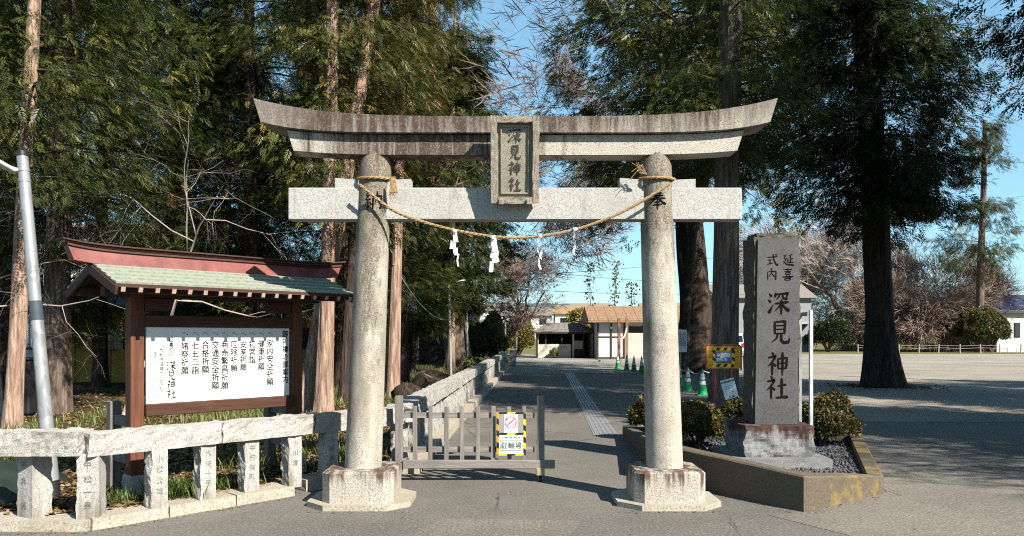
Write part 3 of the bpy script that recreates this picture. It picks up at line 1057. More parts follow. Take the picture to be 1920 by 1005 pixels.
# ------------------------------------------------------------------ stone fence along the approach path
pf = thing('path_fence', 'long pale stone railing running back along the approach path', 'railing', FC)
OC = FC.copy()
SEGS = [(0.0, 6.6), (6.75, 12.9), (13.05, 19.0), (19.2, 25.0), (25.2, 31.2)]
for i, (a, b) in enumerate(SEGS):
    rail(pf, FC + PDIR * a, FC + PDIR * b, 40 + i, OC, 0.62, 0.19, 0.26, 0.02, n=int((b - a) * 9))
    c0, c1 = FC + PDIR * a, FC + PDIR * b
    cc = (c0 + c1) / 2 - OC
    M = Matrix((PDIR, Vector((0, 0, 1)).cross(PDIR), Vector((0, 0, 1)))).transposed()
    MB().rough_box((cc.x + 0.04, cc.y, 0.06), ((b - a), 0.42, 0.16), (30, 3, 3), 0.006, 4, 60 + i, M).build('plinth', KERBS, pf)
    n = int((b - a) / 0.5)
    for k in range(n + 1):
        q = FC + PDIR * (a + 0.12 + (b - a - 0.24) * k / n)
        big = k in (0, n)
        wd = 0.2 if big else 0.15
        MB().rough_box(Vector((q.x, q.y, 0.375)) - OC, (wd, wd, 0.50), (4, 4, 8), 0.014, 11, i * 20 + k, M).build('post', GRANW, pf)
# short end piece joining the street fence
e0 = FB + FD * 0.12
rail(pf, (e0.x + .02, e0.y + 0.02, 0), (FC.x + .02, FC.y + .12, 0), 77, OC, 0.61, 0.20, 0.26, n=6)
# end pillars by the forecourt
tag(MB().rough_box((0, 0, 0.45), (0.34, 0.34, 0.9), (4, 4, 8), 0.008, 6, 5).build('gate_pillar', GRANW, loc=(0.05, 41.4, 0)), 'square granite pillar ending the stone railing at the sunny forecourt', 'pillar')

# ------------------------------------------------------------------ roofed notice board
NB = thing('notice_board', 'roofed wooden notice board with white panel of black brush lettering', 'notice board', (-3.61, 7.40, 0.06), math.atan2(.733, .68))
for x in (0.0, 1.72):
    MB().box((x, 0, 1.0), (0.125, 0.135, 1.98), ch=.006).build('front_post', WOODB, NB)
    MB().box((x, 0.52, 0.43), (0.11, 0.11, 0.94), ch=.006).build('rear_post', WOODG, NB)
    for z in (0.36, 0.72):
        MB().box((x, 0.26, z), (0.05, 0.62, 0.10), ch=.004).build('tie', WOODG, NB)
    MB().box((x + .02, 0.02, 0.08), (0.20, 0.20, 0.30), ch=.02).build('footing', CONC, NB)
    s = 1 if x < 1 else -1
    MB().box((x + s * 0.20, -0.01, 1.86), (0.27, 0.11, 0.13), ch=.015).build('bracket', WOODBX, NB)
for z, h, y, d in ((1.695, .115, -.02, .11), (.838, .115, -.035, .15)):
    MB().box((0.86, y, z), (1.595, d, h), ch=.006).build('cross_rail', WOODBX, NB)
MB().box((0.86, 0.0, 1.97), (2.3, 0.12, 0.09), ch=.005).build('head_beam', WOODD, NB)
for y in (-.42, .42):
    MB().box((0.85, y, 1.975), (2.42, 0.07, 0.08), ch=.005).build('purlin', WOODD, NB)
for x in (0.0, 1.72):
    MB().box((x, 0, 2.03), (0.1, 0.9, 0.07), ch=.005).build('cross_beam', WOODD, NB)
    MB().box((x, 0, 2.12), (0.09, 0.09, 0.14), ch=.005).build('king_post', WOODD, NB)
panel = MB().box((0.858, -0.035, 1.266), (1.54, 0.03, 0.742), ch=.002).build('white_panel', BOARDW, NB)


def bdpos(zx, zy):
    """measured on the photograph's board -> board-local (x, z)"""
    px, py = 240 + .2189 * zx, 580 + .2189 * zy
    u = (px - 960) / FPX
    t = (3.61 + 7.4 * u) / (.68 - .733 * u)
    Y = 7.4 + .733 * t
    return t, 1.6 - (py - 632) / FPX * Y - 0.06


def board_column(zx, y0, y1, txt, thick=0.008, wide=1.0, brushed=False):
    t, za = bdpos(zx, y0)
    zb = bdpos(zx, y1)[1]
    n = len(txt)
    p = (za - zb) / n
    sz = p * 1.02
    text_obj('lettering', '\n'.join(txt), sz, (t, -0.0535, (za + zb) / 2), (1, 0, 0), (0, 0, 1), BLACK, panel, thick, p / sz, wide)


board_column(1285, 210, 665, '御祈禱の御案内', .012, .84)
for zx, y0, y1, s in ((1195, 258, 650, '家内安全祈願'), (1120, 262, 520, '健康祈願'), (1043, 265, 462, '初宮詣'), (967, 268, 525, '安産祈願'), (887, 268, 535, '厄除祈願'),
                      (808, 265, 682, '商売繁昌祈願'), (728, 268, 685, '交通安全祈願'), (643, 268, 548, '合格祈願'), (557, 275, 553, '七五三詣'), (467, 278, 555, '諸祭祈願')):
    board_column(zx, y0, y1, s, .012, .95)
    t, z = bdpos(zx + 2, 212)
    text_obj('lettering', '一、', .052, (t, -0.0535, z), (1, 0, 0), (0, 0, 1), BLACK, panel, .012, 1, .85)
board_column(350, 240, 402, '延喜式内', .008)
board_column(265, 325, 695, '大和市深見三三六七', .006)
board_column(213, 362, 752, '電話〇四六│二六一│二五三九', .0, .8)
board_column(172, 362, 755, 'FAX〇四六│二六一│二五三九', .0, .8)
pl = []
for yy in (480, 560, 640, 722):
    t, z = bdpos(350, yy)
    pl.append((t, -0.0535, z))
brush('lettering', '深見神社', BLACK, panel, pl, 0.098, (1, 0, 0), (0, 0, 1), 1.0, .95)

# roof: five courses of sheets on each slope, ridge, rafters, barge boards
HLEN, XC = 1.245, 0.85
roof = MB()
for sg in (-1, 1):
    y0, z0, y1, z1 = sg * .03, 2.212, sg * .60, 2.005
    vs = [(XC - HLEN + .01, y0, z0), (XC + HLEN - .01, y0, z0), (XC + HLEN - .01, y1, z1), (XC - HLEN + .01, y1, z1)]
    vs += [(a, b, c - .028) for a, b, c in vs]
    f = [(0, 1, 2, 3), (7, 6, 5, 4), (0, 4, 5, 1), (1, 5, 6, 2), (2, 6, 7, 3), (3, 7, 4, 0)]
    roof.add(vs, f if sg > 0 else [tuple(reversed(q)) for q in f])
roof = roof.build('roof', WOODD, NB)
NC, NP = 5, 8
slope = math.atan2(0.207, 0.57)
Ls = math.hypot(.207, .57) / NC
tile = MB()
tile.add([(-.5, 0, 0.004), (.5, 0, 0.004), (.5, 1, 0.0225), (-.5, 1, 0.0225), (-.5, 1, 0.0), (.5, 1, 0.0), (-.5, 0, 0), (.5, 0, 0)],
         [(3, 2, 1, 0), (2, 3, 4, 5), (0, 6, 4, 3), (1, 2, 5, 7), (6, 7, 5, 4)])
tme = None
rr = random.Random(4)
for sg in (-1, 1):
    for c in range(NC):
        off = 0.5 if c % 2 else 0.0
        x0 = XC - HLEN
        edges = [x0] + [x0 + (k + off) * 2 * HLEN / NP for k in range(1 if not off else 0, NP + 1)]
        edges = sorted({round(min(max(e, x0), XC + HLEN), 4) for e in edges})
        for a, b in zip(edges[:-1], edges[1:]):
            if tme is None:
                o = tile.build('roof_sheet', COPPER, roof)
                tme = o.data
            else:
                o = put_mesh('roof_sheet', tme, roof)
            yy = .03 + .57 * c / NC
            zz = 2.216 - .207 * c / NC + rr.uniform(0, .0015)
            o.location = ((a + b) / 2, sg * yy, zz)
            # local +y runs down the slope
            dn = Vector((0, sg * math.cos(slope), -math.sin(slope)))
            xx = Vector((-sg * -1.0, 0, 0)) if sg > 0 else Vector((-1, 0, 0))
            nz = xx.cross(dn)
            o.rotation_euler = Matrix((xx, dn, nz)).transposed().to_euler()
            o.scale = (b - a - 0.0015, Ls * 1.10, 1.0)
MB().box((XC, -.605, 1.992), (2 * HLEN + .01, .022, .032)).build('eave_edge', WOODD, roof)
MB().box((XC, .605, 1.992), (2 * HLEN + .01, .022, .032)).build('eave_edge', WOODD, roof)
rings = []
for i in range(41):
    s = -1 + 2 * i / 40
    x = XC + s * 1.40
    e = .04 * abs(s) ** 7
    w0 = .085 - .02 * abs(s) ** 8
    rings.append([(x + s * .0, -w0, 2.20 + e * .9), (x, w0, 2.20 + e * .9), (x + s * .05, .06, 2.325 + e), (x + s * .05, -.06, 2.325 + e)])
MB().loft(rings).build('ridge', RIDGE, roof)
for k, (zz, wy, hh2) in enumerate(((2.328, .078, .018), (2.352, .07, .02), (2.376, .10, .014))):
    rings = []
    for i in range(41):
        s = -1 + 2 * i / 40
        x = XC + s * (1.455 + .022 * k)
        e = .04 * abs(s) ** 7
        rings.append([(x, -wy, zz + e), (x, wy, zz + e), (x, wy * .9, zz + hh2 + e), (x, -wy * .9, zz + hh2 + e)])
    MB().loft(rings).build('ridge_cap', RIDGE if k == 1 else WOODD, roof)
for i in range(17):
    x = XC - HLEN + .06 + i * (2 * HLEN - .12) / 16
    for sg in (-1, 1):
        a, b = Vector((x, sg * .04, 2.168)), Vector((x, sg * .615, 1.958))
        o = MB().beam(a, b, .036, .042).build('rafter', WOODD, NB)
        d = (b - a).normalized()
        if sg < 0:
            MB().beam(b + d * .0005, b + d * .004, .037, .043).build('rafter_end', ENDG, o)
for x in (XC - HLEN + .0, XC + HLEN):
    for sg in (-1, 1):
        MB().beam((x, 0, 2.17), (x, sg * .63, 1.945), .028, .085, ch=.004).build('barge_board', WOODD, NB)

# ------------------------------------------------------------------ rolling wooden barrier gate
gt = thing('wooden_barrier', 'grey weathered wooden rolling barrier with pickets across the path', 'barrier', (0, 8.56, 0))
for x, z0, z1 in ((-1.249, .10, .952), (.318, .20, .952)):
    MB().box((x, 0, (z0 + z1) / 2), (.082, .07, z1 - z0), ch=.004).build('end_post', WOODG, gt)
MB().box((-.365, -.028, .198), (1.675, .045, .092), ch=.004).build('bottom_rail', WOODGX, gt)
for z in (.732, .352):
    MB().box((-.50, .030, z), (1.50, .028, .062), ch=.003).build('cross_rail', WOODGX, gt)
rr = random.Random(2)
for x in (-1.074, -.903, -.726, -.555, -.378, -.207, -.03, .136):
    MB().box((x, 0, .515), (.046 + rr.uniform(-.003, .003), .03, .635 + rr.uniform(-.008, .008)), Matrix.Rotation(rr.uniform(-.008, .008), 3, 'Y'), ch=.003).build('picket', WOODG, gt)
MB().box((.313, -.01, .118), (.092, .09, .085), ch=.004).build('caster_block', simple('moss_stained_wood', (.30, .29, .17), .85, .3, 20), gt)
MB().box((-1.30, -.01, .12), (.10, .09, .10), ch=.004).build('caster_block', WOODG, gt)
for x in (.315, -1.30):
    ang = [2 * math.pi * k / 18 for k in range(18)]
    cw = MB().tube([(x - .016, 0, .032), (x + .016, 0, .032)], .032, 18).build('caster_wheel', PLASTB, gt, smooth=True)
    MB().tube([(x - .019, 0, .032), (x + .019, 0, .032)], .014, 12).build('hub', STEEL, cw)
    for s in (-1, 1):
        MB().box((x + s * .022, .004, .055), (.004, .03, .05)).build('caster_fork', STEEL, gt)
for i in range(5):
    M = Matrix.Rotation(i * 1.5, 4, 'X')
    pts = [Vector((-1.235 + i * .018 + math.cos(a) * .013, -.052, .225 + i * .010 + math.sin(a) * .008)) for a in [2 * math.pi * k / 10 for k in range(11)]]
    MB().tube(pts, .0028, 5, False).build('chain_link', STEEL, gt)
for x in (-1.074, -.903, -.726, -.555, -.378, -.207, -.03, .136, .318):
    MB().tube([(x, -.0505, .198), (x, -.054, .198)], .008, 8).build('bolt', STEEL, gt)

YEL = simple('yellow_tape', (.78, .50, .025), .5, .08)
ORNG = simple('orange_tape', (.62, .27, .02), .5, .08)
REDP = simple('red_print', (.52, .035, .045), .5, .05)
BLUEP = simple('blue_print', (.035, .15, .42), .5, .05)
TEALP = simple('pale_green_card', (.62, .74, .68), .5, .04)
CLEAR = simple('grey_clear_plate', (.27, .26, .24), .25, .05, spec=.5)
bs = thing('no_cycling_sign', 'hazard taped sign with red no bicycle symbol hung on wooden barrier', 'sign', (-.0085, 8.505, .5375))
MB().box((0, 0, 0), (.30, .008, .462), ch=.002).build('backing', CLEAR, bs)


def tape(parent, x0, z0, x1, z1, wd, n, y, ph=0, mats=(None, None)):
    dx, dz = (x1 - x0) / n, (z1 - z0) / n
    L = math.hypot(dx, dz)
    ux, uz = dx / L, dz / L
    for i in range(n):
        m = mats[(i + ph) % 2]
        ax, az = x0 + dx * i, z0 + dz * i
        bx, bz = ax + dx, az + dz
        px_, pz_ = -uz * wd / 2, ux * wd / 2
        sk = wd * .32
        vs = [(ax - px_ - ux * sk, y, az - pz_ - uz * sk), (bx - px_ - ux * sk, y, bz - pz_ - uz * sk), (bx + px_ + ux * sk, y, bz + pz_ + uz * sk), (ax + px_ + ux * sk, y, az + pz_ + uz * sk)]
        y -= .0002
        MB().add(vs, [(0, 1, 2, 3)]).build('tape_stripe', m, parent)


tape(bs, -.148, .232, -.148, -.225, .026, 7, -.0052, 0, (ORNG, PLASTB))
tape(bs, .148, .225, .148, -.232, .028, 7, -.0052, 1, (YEL, PLASTB))
tape(bs, -.135, .228, .135, .228, .02, 3, -.0062, 1, (YEL, PLASTB))
tape(bs, -.135, -.001, .135, -.001, .024, 3, -.0092, 1, (YEL, PLASTB))
tape(bs, -.135, -.228, .135, -.228, .022, 3, -.0062, 0, (YEL, PLASTB))
pp = MB().box((-.006, -.007, .112), (.152, .003, .204), ch=.0008).build('white_card', PAPER, bs)


def ring(cx, cz, r0, r1, y, n=36, a0=0, a1=2 * math.pi):
    vs = []
    for k in range(n + 1):
        a = a0 + (a1 - a0) * k / n
        vs += [(cx + math.cos(a) * r0, y, cz + math.sin(a) * r0), (cx + math.cos(a) * r1, y, cz + math.sin(a) * r1)]
    return MB().add(vs, [(2 * k, 2 * k + 1, 2 * k + 3, 2 * k + 2) for k in range(n)])


def bar2(x0, z0, x1, z1, wd, y):
    d = Vector((x1 - x0, 0, z1 - z0)).normalized()
    p = Vector((-d.z, 0, d.x)) * wd / 2
    a, b = Vector((x0, y, z0)), Vector((x1, y, z1))
    return MB().add([a - p, b - p, b + p, a + p], [(0, 1, 2, 3)])


cx, cz = -.006, .125
mb = ring(cx - .038, cz - .010, .017, .022, -.0087)
for q in (ring(cx + .034, cz - .010, .017, .022, -.0087), bar2(cx - .038, cz - .01, cx - .012, cz + .02, .004, -.0088), bar2(cx - .012, cz + .02, cx + .018, cz + .022, .004, -.0089),
          bar2(cx + .034, cz - .01, cx + .014, cz + .034, .004, -.009), bar2(cx - .012, cz + .02, cx + .002, cz - .012, .004, -.0091), bar2(cx + .002, cz - .012, cx + .020, cz + .018, .004, -.0092),
          bar2(cx - .002, cz - .012, cx - .038, cz - .01, .004, -.0093), bar2(cx - .022, cz + .033, cx - .004, cz + .034, .005, -.0094), bar2(cx + .006, cz + .037, cx + .024, cz + .036, .004, -.0095), bar2(cx - .055, cz + .03, cx - .032, cz + .03, .014, -.0096)):
    mb.add(q.v, q.f)
mb.build('bicycle_symbol', simple('dark_red_print', (.22, .03, .04), .5, .05), pp)
ring(cx, cz, .058, .067, -.0098).build('red_ring', REDP, pp)
bar2(cx - .044, cz - .044, cx + .044, cz + .044, .009, -.0100).build('red_slash', REDP, pp)
text_obj('lettering', '自転車進入禁止', .0195, (cx, -.0090, .030), (1, 0, 0), (0, 0, 1), PLASTB, pp, 0)
lw = MB().box((0, -.007, -.118), (.262, .003, .206), ch=.0008).build('white_card', PAPER, bs)
for k, (x, s) in enumerate(((-.055, 1.0), (.0, .85), (.045, .7), (.085, .5))):
    mb = MB().add([(x - .02 * s, -.009, -.052), (x + .008 * s, -.009, -.052), (x + .008 * s, -.009, -.036), (x - .02 * s, -.009, -.036)], [(0, 1, 2, 3)])
    mb.add([(x + .008 * s, -.009, -.058), (x + .022 * s, -.009, -.044), (x + .008 * s, -.009, -.030)], [(0, 1, 2)])
    mb.build('arrow', BLUEP, lw)
MB().box((0, -.0095, -.128), (.245, .002, .112), ch=0).build('border', PLASTB, lw)
MB().box((0, -.0108, -.128), (.235, .002, .102), ch=0).build('pale_card', TEALP, lw)
text_obj('lettering', '駐輪場', .078, (0, -.0122, -.128), (1, 0, 0), (.12, 0, 1), PLASTB, lw, .012, 1, .98)

# ------------------------------------------------------------------ leaning street lamp
lb, lt = Vector((-4.39, 7.4, 0.05)), Vector((-4.685, 7.4, 3.33))
lamp = thing('lamp_post', 'galvanised lamp post leaning behind the stone fence with flat white lamp head', 'lamp post', lb)
ld = (lt - lb)
MB().tube([ld * t for t in (0.03, .3, .6, 1.0)], [.066, .060, .055, .049], 20).build('pole', GALV, lamp, smooth=True)
MB().tube([ld * t for t in (-.02, .03, .055)], [.068, .068, .0675], 20).build('black_sleeve', PLASTB, lamp, smooth=True)
MB().tube([ld * t for t in (.522, .578)], [.0585, .0578], 20).build('dark_band', simple('dark_grey_wrap', (.055, .07, .085), .5), lamp, smooth=True)
MB().tube([ld * 1.0, ld * 1.014], [.053, .05], 16).build('cap', PLASTB, lamp)
for t in (.955, .925):
    MB().tube([ld * t, ld * (t + .008)], .0545, 16).build('clamp', STEEL, lamp)
hd = ld * .965 + Vector((-.115, -.10, .0))
Mh = Matrix.Rotation(R(38), 3, 'Z') @ Matrix.Rotation(R(28), 3, 'Y')
hobj = MB().box(hd, (.20, .17, .03), Mh, ch=.008).build('lamp_head', WHITE, lamp)
MB().box(hd + Mh @ Vector((0, 0, -.0165)), (.16, .13, .004), Mh).build('lens', simple('lamp_lens', (.62, .60, .54), .3), hobj)
MB().beam(ld * .955, hd, .03, .03).build('arm', STEEL, lamp)

# ------------------------------------------------------------------ planter, monument
pc = [Vector((2.667, 7.07, 0)), Vector((3.80, 7.90, 0)), Vector((5.0, 11.1, 0)), Vector((1.80, 12.6, 0)), Vector((1.60, 8.62, 0))]
ph = [.33, .185, .22, .15, .42]
planter = thing('concrete_planter', 'low lichen stained concrete planter wall around the stone monument', 'planter', (0, 0, 0))
inn = []
n = len(pc)
for i in range(n):
    a, b, c = pc[i - 1], pc[i], pc[(i + 1) % n]
    d1, d2 = (b - a).normalized(), (c - b).normalized()
    n1, n2 = Vector((-d1.y, d1.x, 0)), Vector((-d2.y, d2.x, 0))
    m_ = (n1 + n2).normalized()
    inn.append(b + m_ * (.17 / max(.35, m_.dot(n1))))
for i in range(n):
    j = (i + 1) % n
    K = 10
    mb = MB()
    rings = []
    for k in range(K + 1):
        t = k / K
        o_, q_ = pc[i].lerp(pc[j], t), inn[i].lerp(inn[j], t)
        z = ph[i] + (ph[j] - ph[i]) * t + .006 * noise.noise(o_ * 4)
        e = (q_ - o_).normalized() * .018
        rings.append([(o_.x, o_.y, -.05), (o_.x, o_.y, z - .016), (o_.x + e.x, o_.y + e.y, z), (q_.x - e.x, q_.y - e.y, z), (q_.x, q_.y, z - .016), (q_.x, q_.y, -.05)])
    for rg in (rings[0], rings[-1]):
        pass
    mb.loft(rings)
    mb.build('planter_wall', PLANT, planter)
bedz = 0.12
MB().add([(p.x, p.y, bedz) for p in inn], [tuple(range(n))]).build('bed_soil', simple('dark_bed_soil', (.06, .05, .045), .95, .4, 12, bump=.6), planter)

mon = thing('stone_monument', 'tall grey granite name pillar with carved characters in the planter', 'monument', (3.055, 9.15, 0.12))
MB().rough_box((0.0, 0.05, .05), (1.06, 1.1, .13), (10, 10, 3), .012, 7, 2).build('plinth', MONB, mon)
MB().rough_box((-.01, 0.05, .29), (.80, .84, .36), (22, 22, 12), .035, 6, 8, flat=('+z', '-z')).build('base_block', MONB, mon)


def lean(p):
    return Vector((p.x + .02 * (p.z + 1.07) / 2.14, p.y, p.z))


MB().rough_box((0, .02, 1.56), (.535, .42, 2.17), (8, 10, 40), .035, 5, 4, flat=('-y',), skew=lean).build('shaft', MONUR, mon)
MB().rough_box((.02, .02, 2.665), (.47, .38, .07), (8, 8, 3), .03, 7, 9).build('crown_stone', MONUR, mon)
MB().loft([[(-.247, -.215, .472), (.243, -.215, .472), (.243, -.18, .472), (-.247, -.18, .472)], [(-.212, -.215, 2.61), (.262, -.215, 2.61), (.262, -.18, 2.61), (-.212, -.18, 2.61)]]).build('polished_face', MONU, mon)
cz_ = [at(1460, y, 8.935).z - .12 for y in (568, 622, 682, 727)]
brush('carved_character', '深見神社', INK, mon, [((px - 960) / FPX * 8.935 - 3.055, -.2155, z) for px, z in zip((1460, 1462, 1459, 1457), [1.995 - .12 + 0 * k for k in range(1)] + [1.66 - .12, 1.29 - .12, 1.015 - .12])], .285, (1, 0, 0), (0, 0, 1), 1.22, .93)
brush('carved_character', '延喜式内', INK, mon, [((px - 960) / FPX * 8.935 - 3.055, -.2155, at(px, py, 8.935).z - .12) for px, py in ((1478, 487), (1477, 514), (1448, 487), (1447, 514))], .148, (1, 0, 0), (0, 0, 1), 1.15, .95)

sp = thing('sign_frame', 'slim white square metal posts standing behind the stone monument', 'post', (3.86, 10.0, .1))
MB().box((0.005, 0, .92), (.042, .042, 1.86), ch=.004).build('post', WHITE, sp)
MB().box((-.045, .25, .92), (.04, .04, 1.86), ch=.004).build('post', GREYP, sp)
MB().box((-.025, .125, 1.80), (.03, .26, .05)).build('cross_bar', GREYP, sp)

# ------------------------------------------------------------------ orange arrow sign with paper notice
ORB = m_wood('orange_painted_board', (.50, .20, .012), (.80, .40, .03), 0, .6)
osn = thing('arrow_sign', 'orange framed board with blue parking arrow on red pipe legs before trunk', 'sign', (3.61, 13.2, 0.05))
for x in (-.14, .14):
    MB().tube([(x, .02, 0), (x, .02, 1.05)], .015, 8).build('leg', REDP, osn)
for k in range(4):
    MB().box((0, 0, 1.015 + .0965 * k + .046), (.585, .022, .094), ch=.003).build('plank', ORB, osn)
pts = [(-.30, -.005, .985), (-.30, -.005, 1.38), (-.27, -.005, 1.41), (.27, -.005, 1.41), (.30, -.005, 1.38), (.30, -.005, .985)]
MB().tube(pts, .014, 8).build('pipe_frame', simple('rusty_red_pipe', (.25, .06, .04), .6), osn)
for z in (1.345, 1.065):
    tape(osn, -.185, z, .185, z, .05, 6, -.0125, 0, (YEL, PLASTB))
for x in (-.165, .165):
    tape(osn, x, 1.33, x, 1.08, .05, 4, -.0145, 1, (YEL, PLASTB))
cd_ = MB().box((-.01, -.018, 1.205), (.265, .005, .165), ch=.001).build('blue_card', BLUEP, osn)
MB().box((.02, -.0215, 1.235), (.175, .003, .085)).build('white_area', PAPER, cd_)
mb = MB().add([(.02, -.0238, 1.16), (.065, -.0238, 1.16), (.065, -.0238, 1.14), (.11, -.0238, 1.185), (.065, -.0238, 1.23), (.065, -.0238, 1.205), (.02, -.0238, 1.205)], [tuple(range(7))])
mb.build('arrow', BLUEP, cd_)
ring(-.09, 1.245, .0, .032, -.0235, 20).build('round_mark', PAPER, cd_)
ring(-.09, 1.245, .026, .034, -.0238, 20).build('round_mark', REDP, cd_)
text_obj('lettering', '駐輪場', .062, (-.035, -.0242, 1.165), (1, 0, 0), (0, 0, 1), PAPER, cd_, .015)

ppn = thing('paper_notice', 'tilted pale green laminated notice tied below the orange arrow sign', 'notice', (3.70, 13.16, .72), 0)
ppn.rotation_euler = (0, R(-15), 0)
MB().box((0, 0, 0), (.235, .004, .335), ch=.001).build('card', simple('laminated_notice', (.66, .78, .78), .35, .03), ppn)
MB().box((.01, -.003, -.01), (.17, .002, .15)).build('white_patch', PAPER, ppn)
text_obj('lettering', '駐輪場案内図', .038, (0, -.0045, .128), (1, 0, 0), (0, 0, 1), simple('navy_print', (.03, .05, .2), .5), ppn, .015)
for k in range(5):
    MB().box((.0, -.0045, .05 - k * .027), (.14 - (k % 2) * .03, .001, .010)).build('text_line', GREYP, ppn)
text_obj('lettering', '大 和', .045, (.0, -.0045, -.135), (1, 0, 0), (0, 0, 1), PLASTB, ppn, .01)

# ------------------------------------------------------------------ traffic cones
CGREEN = simple('green_cone_plastic', (.012, .26, .085), .45, .1)
CBAND = simple('reflective_band', (.68, .71, .72), .35, .06)


def make_cone(label, loc, group):
    o = thing('traffic_cone', label, 'traffic cone', loc, 0, group)
    MB().prism([(-.17, -.17), (.17, -.17), (.17, .17), (-.17, .17)], 0.0, .03).build('base', CGREEN, o)
    rad = lambda z: .135 - (.135 - .03) * (z - .03) / .64
    MB().tube([(0, 0, .03), (0, 0, .67)], [rad(.03), rad(.67)], 20).build('body', CGREEN, o, smooth=True)
    for a, b in ((.30, .40), (.44, .60)):
        MB().tube([(0, 0, a), (0, 0, b)], [rad(a) + .003, rad(b) + .003], 20, False).build('band', CBAND, o, smooth=True)
    MB().tube([(0, 0, .67), (0, 0, .69), (0, 0, .72)], [.03, .022, .014], 10).build('tip', CGREEN, o)
    return o


GA, GB_ = 'cones by the big trunk', 'cones by the shed'
c0 = make_cone('green and white cone behind the orange arrow sign, closest of the roped cones to it', (5.22, 21.2, .02), GA)
NEARC = [(5.16, 22.7, 'green and white cone second from the orange arrow sign on the white rope'), (5.36, 24.8, 'green cone half hidden behind the gate column edge, on the white rope'), (6.95, 24.0, 'cone half hidden behind the tilted paper notice')]
FARC = [(5.25, 38.4, 'farthest and leftmost of the five cones before the shed'), (5.52, 37.2, 'second from left of the five cones before the shed'), (5.66, 35.9, 'middle one of the five cones before the shed'), (5.87, 35.0, 'fourth from left of the five cones before the shed'), (5.8, 33.6, 'closest of the five cones before the shed, beside the gate column')]
for g_, L in ((GA, NEARC), (GB_, FARC)):
    for x, y, lab in L:
        o = copy_tree(c0)
        o.location = (x, y, .012 if g_ == GB_ else .002)
        tag(o, lab, None, g_)
c0.location.z = .002


def cable(name, label, cat, a, b, sagv, rad, mat, n=14):
    a, b = Vector(a), Vector(b)
    pts = [a.lerp(b, t / n) - Vector((0, 0, sagv * 4 * (t / n) * (1 - t / n))) for t in range(n + 1)]
    c = a
    return tag(MB().tube([p - c for p in pts], rad, 5).build(name, mat, loc=c, smooth=True), label, cat)


crp = thing('barrier_rope', 'thin white rope strung between the green cones by the big trunk', 'rope', (5.4, 24.8, .62))
for a, b in (((5.36, 24.8, .68), (5.16, 22.7, .68)), ((5.16, 22.7, .68), (5.22, 21.2, .68)), ((5.22, 21.2, .68), (6.95, 24.0, .62)), ((6.95, 24.0, .62), (8.6, 22.2, .35))):
    a, b = Vector(a) - Vector((5.4, 24.8, .62)), Vector(b) - Vector((5.4, 24.8, .62))
    MB().tube([a.lerp(b, t / 8) - Vector((0, 0, .12 * 4 * (t / 8) * (1 - t / 8))) for t in range(9)], .012, 5).build('rope_span', PAPER, crp)

wn = thing('white_notice', 'white text notice on a post beside the big dark trunk', 'notice', (6.1, 28.0, 0))
MB().tube([(0, .02, 0), (0, .02, 1.9)], .03, 8).build('post', GREYP, wn)
nbp = MB().box((.02, -.02, 1.46), (.42, .02, .82), ch=.003).build('panel', PAPER, wn)
for k in range(6):
    text_obj('lettering', '参拝者各位御願申上候'[:9 - (k % 3)].replace('', '\n').strip('\n'), .065, (.17 - k * .06, -.0315, 1.50), (1, 0, 0), (0, 0, 1), PLASTB, nbp, 0)

# ------------------------------------------------------------------ drain grating along the path
dr = thing('drain_grating', 'line of steel drain gratings running up the shaded path', 'drain', (1.53, 12.6, 0))
ga, gb = Vector((1.53, 12.6, 0)), Vector((2.52, 34.2, 0))
gd = (gb - ga).normalized()
NG = 24
gl = (gb - ga).length / NG
fr = MB()
for k in range(5):
    fr.box((-.15 + .075 * k, 0, .006), (.034, gl - .03, .008))
for k in range(3):
    fr.box((0, (k - 1) * (gl / 2 - .03), .005), (.345, .022, .006))
me0 = None
MB().beam(Vector((0, 0, .0045)) - ga * 0, (gb - ga) + Vector((0, 0, .0045)), .40, .001).build('channel', simple('drain_channel_concrete', (.19, .18, .17), .9, .2, 9), dr)
for i in range(NG):
    if me0 is None:
        o = fr.build('grating', STEEL, dr)
        me0 = o.data
    else:
        o = put_mesh('grating', me0, dr)
    o.location = gd * gl * (i + .5)
    o.rotation_euler = (0, 0, math.atan2(gd.y, gd.x) - math.pi / 2)

# ------------------------------------------------------------------ buildings
STUCCO = simple('cream_stucco', (.58, .54, .47), .9, .1, 3, bump=.2)
WALLW = simple('white_wall_board', (.62, .62, .62), .8, .08, 3)
ROOFB = simple('brown_shingle', (.27, .17, .10), .85, .35, 7, bump=.3)
ROOFG = simple('grey_shingle', (.20, .185, .165), .85, .3, 7, bump=.3)
TIMBER = simple('dark_post', (.05, .035, .028), .8, .2)
RUSTW = simple('rust_brown_post', (.26, .14, .085), .8, .25)
SHUT = simple('cream_shutter', (.55, .52, .44), .5, .06)
YELW = simple('ochre_wall', (.42, .24, .055), .85, .2, 3)
TEALR = simple('blue_green_roof', (.055, .14, .15), .6, .2, 4)
GREYW = simple('grey_siding', (.24, .245, .25), .8, .1, 3)


def gable(o, name, x0, x1, y0, y1, ze, zr, over, mat, t=.09, hip=0.0):
    ym = (y0 + y1) / 2
    xa, xb = x0 - over, x1 + over
    mb = MB()
    mb.add([(xa, y0 - over, ze), (xb, y0 - over, ze), (xb - hip, ym, zr), (xa + hip, ym, zr), (xb, y1 + over, ze), (xa, y1 + over, ze),
            (xa, y0 - over, ze - t), (xb, y0 - over, ze - t), (xb, y1 + over, ze - t), (xa, y1 + over, ze - t)],
           [(0, 1, 2, 3), (3, 2, 4, 5), (0, 3, 5), (1, 4, 2), (6, 7, 1, 0), (8, 9, 5, 4), (9, 6, 0, 5), (7, 8, 4, 1), (6, 9, 8, 7)])
    return mb.build(name, mat, o)


